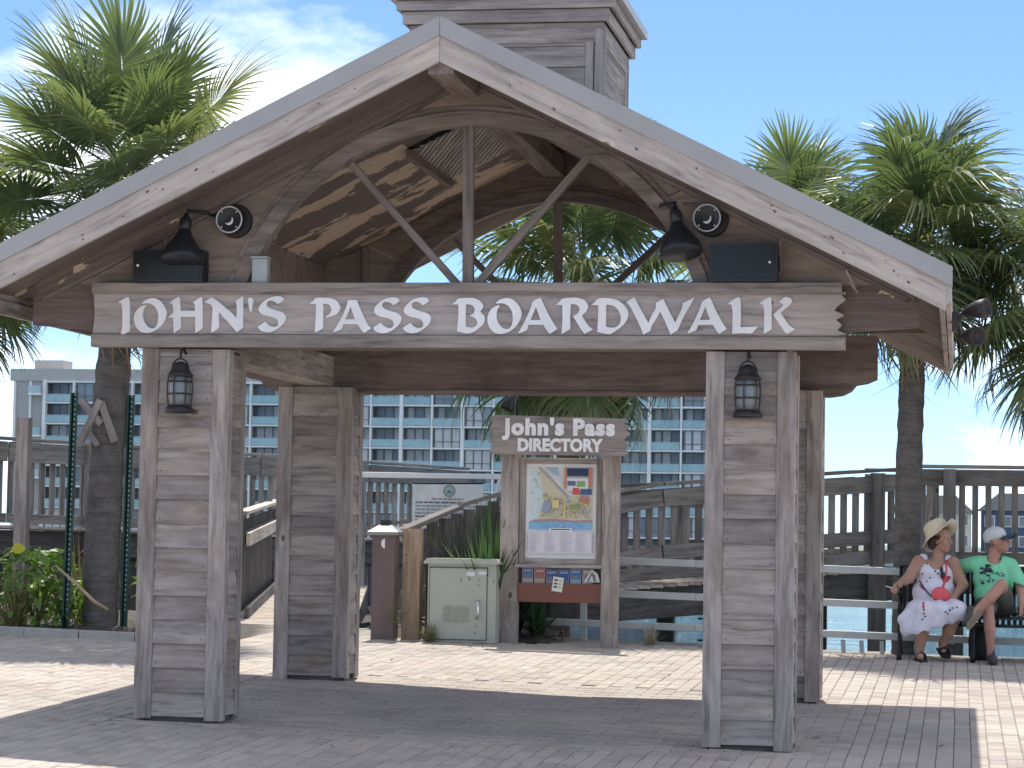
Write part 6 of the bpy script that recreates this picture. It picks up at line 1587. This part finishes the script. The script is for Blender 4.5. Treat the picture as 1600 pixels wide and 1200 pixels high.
# dress
D = [('e', (3.11, 9.475, 0.97), (0.198, 0.15, 0.16)), ('e', (3.11, 9.40, 1.0), (0.155, 0.085, 0.085)), ('e', (3.1, 9.44, 0.80), (0.222, 0.185, 0.17)), ('e', (3.1, 9.43, 0.66), (0.235, 0.2, 0.12)),
     ('c', (2.985, 9.48, 1.02), (2.99, 9.485, 1.145), 0.055, 0.05), ('c', (3.245, 9.48, 1.02), (3.235, 9.485, 1.14), 0.055, 0.05),
     ('c', (3.02, 9.40, 0.66), (3.02, 8.99, 0.62), 0.13, 0.098), ('c', (3.2, 9.40, 0.66), (3.335, 8.98, 0.635), 0.13, 0.098), ('c', (3.1, 9.30, 0.66), (3.17, 9.0, 0.62), 0.13, 0.10),
     ('c', (3.02, 8.98, 0.62), (2.985, 8.98, 0.43), 0.098, 0.11), ('c', (3.33, 8.97, 0.62), (3.30, 8.99, 0.57), 0.098, 0.09), ('c', (3.17, 8.97, 0.62), (3.14, 8.97, 0.50), 0.10, 0.10),
     ('c', (2.93, 9.15, 0.62), (2.86, 9.06, 0.44), 0.11, 0.095), ('c', (2.90, 9.1, 0.6), (2.80, 9.05, 0.53), 0.09, 0.06), ('c', (2.95, 9.02, 0.5), (2.90, 9.0, 0.42), 0.08, 0.05)]
def dcut(X, Y, Z):
    hem = 0.37 + 0.32 * (X - 2.86) + 0.012 * np.sin(X * 55)          # hem rises to the right
    c1 = np.where(Y < 9.3, hem - Z, -1.0)
    neck = 0.085 - np.sqrt((X - 3.12) ** 2 + (np.minimum(Z - 1.13, 0.0) * 0.9) ** 2) - np.where(Z > 1.0, 0, 1)
    return np.maximum(c1, neck)
dress = blob('dress', D, 'dress_white', wo, 0.0085, 0.03, dcut)
dt = bvh(dress)
rr_ = random.Random(3)
decal('dress_dots', [disc(3.0 + 0.028 * k, 1.125 - 0.026 * k - 0.004 * k * (k < 3), 0.011) for k in range(6)] + [disc(x, z, 0.009) for x, z in ((2.985, 0.99), (3.06, 0.95), (3.03, 0.915), (3.27, 1.06), (3.29, 1.02), (3.25, 1.09))], dt, dress, 'print_navy')
decal('dress_flowers', [disc(3.215, 0.94, 0.036, 9), disc(3.185, 0.955, 0.02, 7), disc(3.25, 0.955, 0.02, 7), disc(3.0, 0.67, 0.018, 8, 0.8), disc(3.005, 0.64, 0.013, 7), disc(3.0, 0.70, 0.014, 7), disc(3.005, 0.60, 0.012, 7), disc(2.965, 0.87, 0.014, 6), disc(3.0, 0.835, 0.014, 6), disc(2.98, 0.85, 0.012, 6)], dt, dress, 'print_red')
decal('dress_stems', [disc(x, z, r_, 6, 1.6) for x, z, r_ in ((3.02, 0.57, 0.008), (2.99, 0.54, 0.008), (3.22, 0.62, 0.009), (3.26, 0.64, 0.009), (3.29, 0.66, 0.008), (3.24, 0.60, 0.008), (3.33, 0.67, 0.008))], dt, dress, 'print_navy')
mb = MB(); mb.tube([(3.235, 9.385, 1.15), (3.22, 9.33, 1.09), (3.215, 9.30, 1.0), (3.21, 9.295, 0.93), (3.19, 9.26, 0.86)], 0.008, 6); 
st_ = [dt.ray_cast(Vector((x, 8.0, z)), Vector((0, 1, 0)))[0] for x, z in ((3.225, 1.13), (3.222, 1.07), (3.218, 1.0), (3.21, 0.93), (3.19, 0.86))]
st_ = [p - Vector((0, 0.008, 0)) for p in st_ if p is not None]
st2 = [dt.ray_cast(Vector((x, 8.0, z)), Vector((0, 1, 0)))[0] for x, z in ((2.955, 0.915), (2.985, 0.87), (3.03, 0.81), (3.08, 0.76), (3.12, 0.73))]
st2 = [p - Vector((0, 0.008, 0)) for p in st2 if p is not None]
cbag = thing('crossbody_bag', 'coral red crossbody bag resting on the lap of the person in white', 'bag', (3.165, 9.15, 0.70))
blob('pouch', [('e', (3.165, 9.10, 0.79), (0.085, 0.05, 0.075)), ('e', (3.205, 9.10, 0.775), (0.055, 0.048, 0.06)), ('e', (3.13, 9.10, 0.785), (0.055, 0.046, 0.06)), ('e', (3.16, 9.095, 0.735), (0.05, 0.04, 0.035))], 'coral', cbag, 0.007, 0.02)
mb = MB()
if len(st_) > 1: mb.tube(st_, 0.011, 6)
mb.tube([(3.19, 9.2, 0.86), (3.18, 9.12, 0.845)], 0.010, 6); mb.build('strap', 'coral', cbag, smooth=True)
mb = MB()
if len(st2) > 1: mb.tube(st2 + [Vector((3.16, 9.06, 0.715)), Vector((3.21, 9.06, 0.735))], 0.008, 6)
mb.build('lower_strap', 'print_navy', cbag, smooth=True)
sgl = thing('sunglasses', 'dark sunglasses hanging from the neckline of the white dress', 'sunglasses', (3.19, 9.3, 1.03))
p_ = dt.ray_cast(Vector((3.185, 8.0, 1.0)), Vector((0, 1, 0)))[0] or Vector((3.185, 9.32, 1.0))
blob('lens', [('e', (p_.x, p_.y - 0.012, 0.985), (0.026, 0.014, 0.034)), ('e', (p_.x - 0.012, p_.y - 0.008, 1.04), (0.020, 0.012, 0.03))], 'black_paint', sgl, 0.006, 0.01)
for (x, y, z, a) in ((2.972, 8.95, 0.139, 0.0), (3.20, 9.055, 0.212, 0.3)):
    mb = MB(); pts = smooth_poly([(-0.042, 0.13), (0.042, 0.13), (0.05, 0.0), (0.052, -0.10), (0.03, -0.155), (-0.02, -0.155), (-0.048, -0.10), (-0.045, 0.0)], 3, 80)
    RM = Matrix.Rotation(a, 3, 'X') @ Matrix.Rotation(0.25, 3, 'Z')
    vs = [Vector((x, y, z)) + RM @ Vector((p[0], p[1], h_)) for h_ in (-0.014, 0.006) for p in pts]; n = len(pts)
    mb.add(vs, [tuple(range(n))[::-1], tuple(range(n, 2 * n))] + [(i, (i + 1) % n, (i + 1) % n + n, i + n) for i in range(n)])
    mb.tube([Vector((x, y, z)) + RM @ Vector(q) for q in ((-0.048, -0.02, 0.0), (-0.03, -0.05, 0.055), (0.0, -0.06, 0.068), (0.03, -0.05, 0.055), (0.05, -0.02, 0.0))], 0.016, 6)
    mb.build('sandal', 'sandal_black', wo)
mb = MB(); mb.tube([(2.765 + 0.034 * math.cos(a), 9.165, 0.88 + 0.036 * math.sin(a)) for a in np.linspace(0, 6.28, 14)[:-1]], 0.008, 6, 0, True); mb.build('bracelet', 'bag_black', wo)
mb = MB(); mb.tube([(2.685, 9.03, 0.845), (2.625, 9.0, 0.862)], 0.0045, 8); o = mb.build('cigarette', 'cigarette', None, at=(2.66, 9.02, 0.85)); tag(o, 'white cigarette held out in the fingers of the person in white', 'cigarette')

# ---- man
ma = thing('person', 'person in mint green t-shirt and white cap, seated with one leg crossed, looking right', 'person', (3.68, 9.3, gz0))
B = []
P, R, f, u, s_ = head(B, (3.735, 9.47, 1.335), (0.90, -0.38, 0.22), (-0.22, 0, 1), 1.12)
B += [('c', (3.69, 9.50, 1.12), (3.715, 9.485, 1.28), 0.064, 0.06), ('e', (3.68, 9.51, 1.07), (0.2, 0.09, 0.08)), ('e', (3.68, 9.50, 0.95), (0.17, 0.11, 0.17)), ('e', (3.70, 9.48, 0.72), (0.17, 0.13, 0.14))]
B += [('c', (3.47, 9.53, 1.10), (3.30, 9.66, 1.06), 0.056, 0.046), ('c', (3.30, 9.66, 1.06), (3.12, 9.70, 1.03), 0.044, 0.032)]
hand(B, (3.12, 9.70, 1.03), (-1, 0.0, -0.2), (0, 0.6, -0.7), 0.5, 0.08, 1)
B += [('c', (3.885, 9.50, 1.085), (3.965, 9.42, 0.87), 0.056, 0.046), ('c', (3.965, 9.42, 0.87), (3.965, 9.25, 0.70), 0.044, 0.031)]
hand(B, (3.965, 9.25, 0.70), (0.05, -0.25, -0.95), (-0.8, 0.4, 0), 0.45, 0.085, 1)
B += [('c', (3.62, 9.42, 0.665), (3.635, 8.97, 0.665), 0.088, 0.062), ('c', (3.635, 8.965, 0.655), (3.655, 8.96, 0.46), 0.058, 0.056), ('c', (3.655, 8.96, 0.46), (3.665, 8.985, 0.21), 0.054, 0.036), ('c', (3.665, 8.98, 0.19), (3.69, 8.84, 0.155), 0.036, 0.03)]
B += [('c', (3.80, 9.42, 0.68), (3.765, 8.98, 0.89), 0.088, 0.064), ('c', (3.765, 8.965, 0.895), (3.655, 8.90, 0.765), 0.06, 0.058), ('c', (3.655, 8.90, 0.765), (3.515, 8.87, 0.625), 0.056, 0.038), ('c', (3.515, 8.87, 0.625), (3.44, 8.80, 0.545), 0.036, 0.03)]
body2 = blob('body', B, 'skin_man', ma, 0.0075, 0.014)
face_parts(ma, P, 1.0)
blob('hair', [('e', P(0, -0.075, -0.01), (0.06, 0.05, 0.06)), ('e', P(0.06, -0.04, 0.0), (0.022, 0.04, 0.045)), ('e', P(-0.06, -0.04, 0.0), (0.022, 0.04, 0.045))], 'hair_grey', ma, 0.009, 0.02)
C_ = [('e', P(0, -0.018, 0.055), (0.097, 0.121, 0.092), R), ('e', P(0, -0.055, 0.02), (0.09, 0.074, 0.062), R)]
cap = blob('cap', C_, 'cap_white', ma, 0.007, 0.02, lambda X, Y, Z: -((X - P(0, 0, 0.022)[0]) * u.x + (Y - P(0, 0, 0.022)[1]) * u.y + (Z - P(0, 0, 0.022)[2]) * u.z) - 0.02 * ((X - P(0, 0, 0)[0]) * f.x < -0.03))
mb = MB(); vs = []; nn = 11
for k in range(nn):
    a = -1.25 + 2.5 * k / (nn - 1)
    for r_, dz in ((0.085, 0.034), (0.17, 0.030 - 0.02 * abs(math.sin(a)))):
        vs.append(P(0.078 * math.sin(a) * (1 if r_ < 0.1 else 1.05), 0.02 + r_ * max(0.15, math.cos(a * 0.95)), dz - 0.02 * abs(math.sin(a))))
vs += [tuple(Vector(v) + u * 0.008) for v in vs]
k2 = nn * 2
fs = [(k * 2, k * 2 + 2, k * 2 + 3, k * 2 + 1) for k in range(nn - 1)] + [(k2 + k * 2, k2 + k * 2 + 1, k2 + k * 2 + 3, k2 + k * 2 + 2) for k in range(nn - 1)] + [(k * 2 + 1, k * 2 + 3, k2 + k * 2 + 3, k2 + k * 2 + 1) for k in range(nn - 1)]
mb.add(vs, fs); mb.build('cap_bill', 'cap_navy', ma, smooth=True)
Sh = [('e', (3.68, 9.505, 1.06), (0.215, 0.112, 0.09)), ('e', (3.68, 9.49, 0.95), (0.195, 0.142, 0.18)), ('e', (3.69, 9.475, 0.80), (0.195, 0.155, 0.14)), ('e', (3.69, 9.44, 0.76), (0.175, 0.155, 0.09)),
      ('c', (3.50, 9.525, 1.10), (3.36, 9.62, 1.06), 0.076, 0.078), ('c', (3.865, 9.505, 1.09), (3.955, 9.43, 0.90), 0.075, 0.084), ('c', (3.56, 9.51, 1.12), (3.8, 9.50, 1.12), 0.065, 0.065)]
def shcut(X, Y, Z):
    neck = np.where(Z > 1.05, 0.07 - np.sqrt((X - 3.70) ** 2 + np.minimum(Z - 1.16, 0) ** 2 + 0.3 * (Y - 9.45) ** 2), -1.0)
    cuff = np.where(X > 3.89, 0.90 - (X - 3.95) * 0.4 - Z, -1.0)
    return np.maximum(neck, cuff)
shirt = blob('t_shirt', Sh, 'mint_shirt', ma, 0.0085, 0.03, shcut)
stree = bvh(shirt)
me = text_mesh('BLACK', 0.052, 0.0, 'print_navy', 0.001)
def lay_text(me, x, z, rot, parent):
    mb = MB(); c_, s2 = math.cos(rot), math.sin(rot)
    pts = [(x + v.co.x * c_ - v.co.y * s2, z + v.co.x * s2 + v.co.y * c_) for v in me.vertices]
    vs = []
    for a, b_ in pts:
        h_ = stree.ray_cast(Vector((a, 8.0, b_)), Vector((0, 1, 0)))[0]
        vs.append((h_ or Vector((a, 9.36, b_))) - Vector((0, 0.004, 0)))
    mb.add(vs, [tuple(p.vertices) for p in me.polygons]); o = mb.build('shirt_print', 'print_navy', parent); tag(o, kind='stuff')
lay_text(me, 3.735, 1.005, -0.28, shirt)
decal('shirt_mark', [disc(3.575, 1.055, 0.014, 6, 1.6), disc(3.60, 1.03, 0.012, 6, 1.4), disc(3.575, 1.01, 0.016, 6, 1.8), disc(3.61, 1.005, 0.014, 5), disc(3.64, 0.985, 0.014, 6, 1.6), disc(3.66, 0.96, 0.01, 5), disc(3.645, 0.93, 0.016, 7, 0.8), disc(3.585, 0.91, 0.02, 5), disc(3.565, 0.935, 0.008, 5), disc(3.69, 0.935, 0.012, 6)], stree, shirt, 'print_navy')
sg2 = thing('sunglasses', 'black sunglasses hanging from the collar of the mint t-shirt', 'sunglasses', (3.645, 9.36, 1.06))
q_ = stree.ray_cast(Vector((3.64, 8.0, 1.06)), Vector((0, 1, 0)))[0] or Vector((3.64, 9.38, 1.06))
blob('lens', [('e', (3.625, q_.y - 0.012, 1.045), (0.026, 0.016, 0.03)), ('e', (3.66, q_.y - 0.012, 1.035), (0.022, 0.016, 0.026)), ('c', (3.62, q_.y - 0.006, 1.09), (3.66, q_.y - 0.006, 1.085), 0.012, 0.010)], 'black_paint', sg2, 0.006, 0.008)
So = [('e', (3.70, 9.44, 0.67), (0.205, 0.18, 0.115)), ('c', (3.615, 9.40, 0.665), (3.635, 9.06, 0.665), 0.112, 0.092), ('c', (3.80, 9.40, 0.675), (3.775, 9.09, 0.82), 0.112, 0.10)]
blob('shorts', So, 'shorts_olive', ma, 0.009, 0.03)
for heel, toe, upv, nm in (((3.662, 9.03, 0.155), (3.70, 8.80, 0.138), (0, 0, 1), 0), ((3.545, 8.90, 0.655), (3.425, 8.775, 0.515), (-0.55, 0.65, 0.4), 1)):
    h_, t_ = Vector(heel), Vector(toe); d = (t_ - h_).normalized(); upv = Vector(upv); upv = (upv - d * upv.dot(d)).normalized(); sd = d.cross(upv)
    B2 = [('c', h_ + d * 0.03 + upv * 0.025, h_ + d * 0.16 + upv * 0.018, 0.043, 0.045), ('c', h_ + d * 0.16 + upv * 0.012, t_ + upv * 0.01, 0.046, 0.036), ('c', h_ + d * 0.03 + upv * 0.02, h_ + d * 0.04 + upv * 0.075, 0.043, 0.040)]
    sh = blob('shoe', B2, 'shoe_grey', ma, 0.0075, 0.015)
    mb = MB(); pts = smooth_poly([(-0.005, -0.035), (0.06, -0.036), (0.16, -0.047), (0.24, -0.042), (0.275, -0.01), (0.265, 0.03), (0.2, 0.048), (0.08, 0.038), (0.0, 0.036), (-0.015, 0.0)], 3, 80); n = len(pts)
    vs = [h_ + d * p[0] + sd * p[1] + upv * q for q in (-0.052, -0.032) for p in pts]
    mb.add(vs, [tuple(range(n))[::-1], tuple(range(n, 2 * n))] + [(i, (i + 1) % n, (i + 1) % n + n, i + n) for i in range(n)]); mb.build('sole', 'shoe_sole', sh)
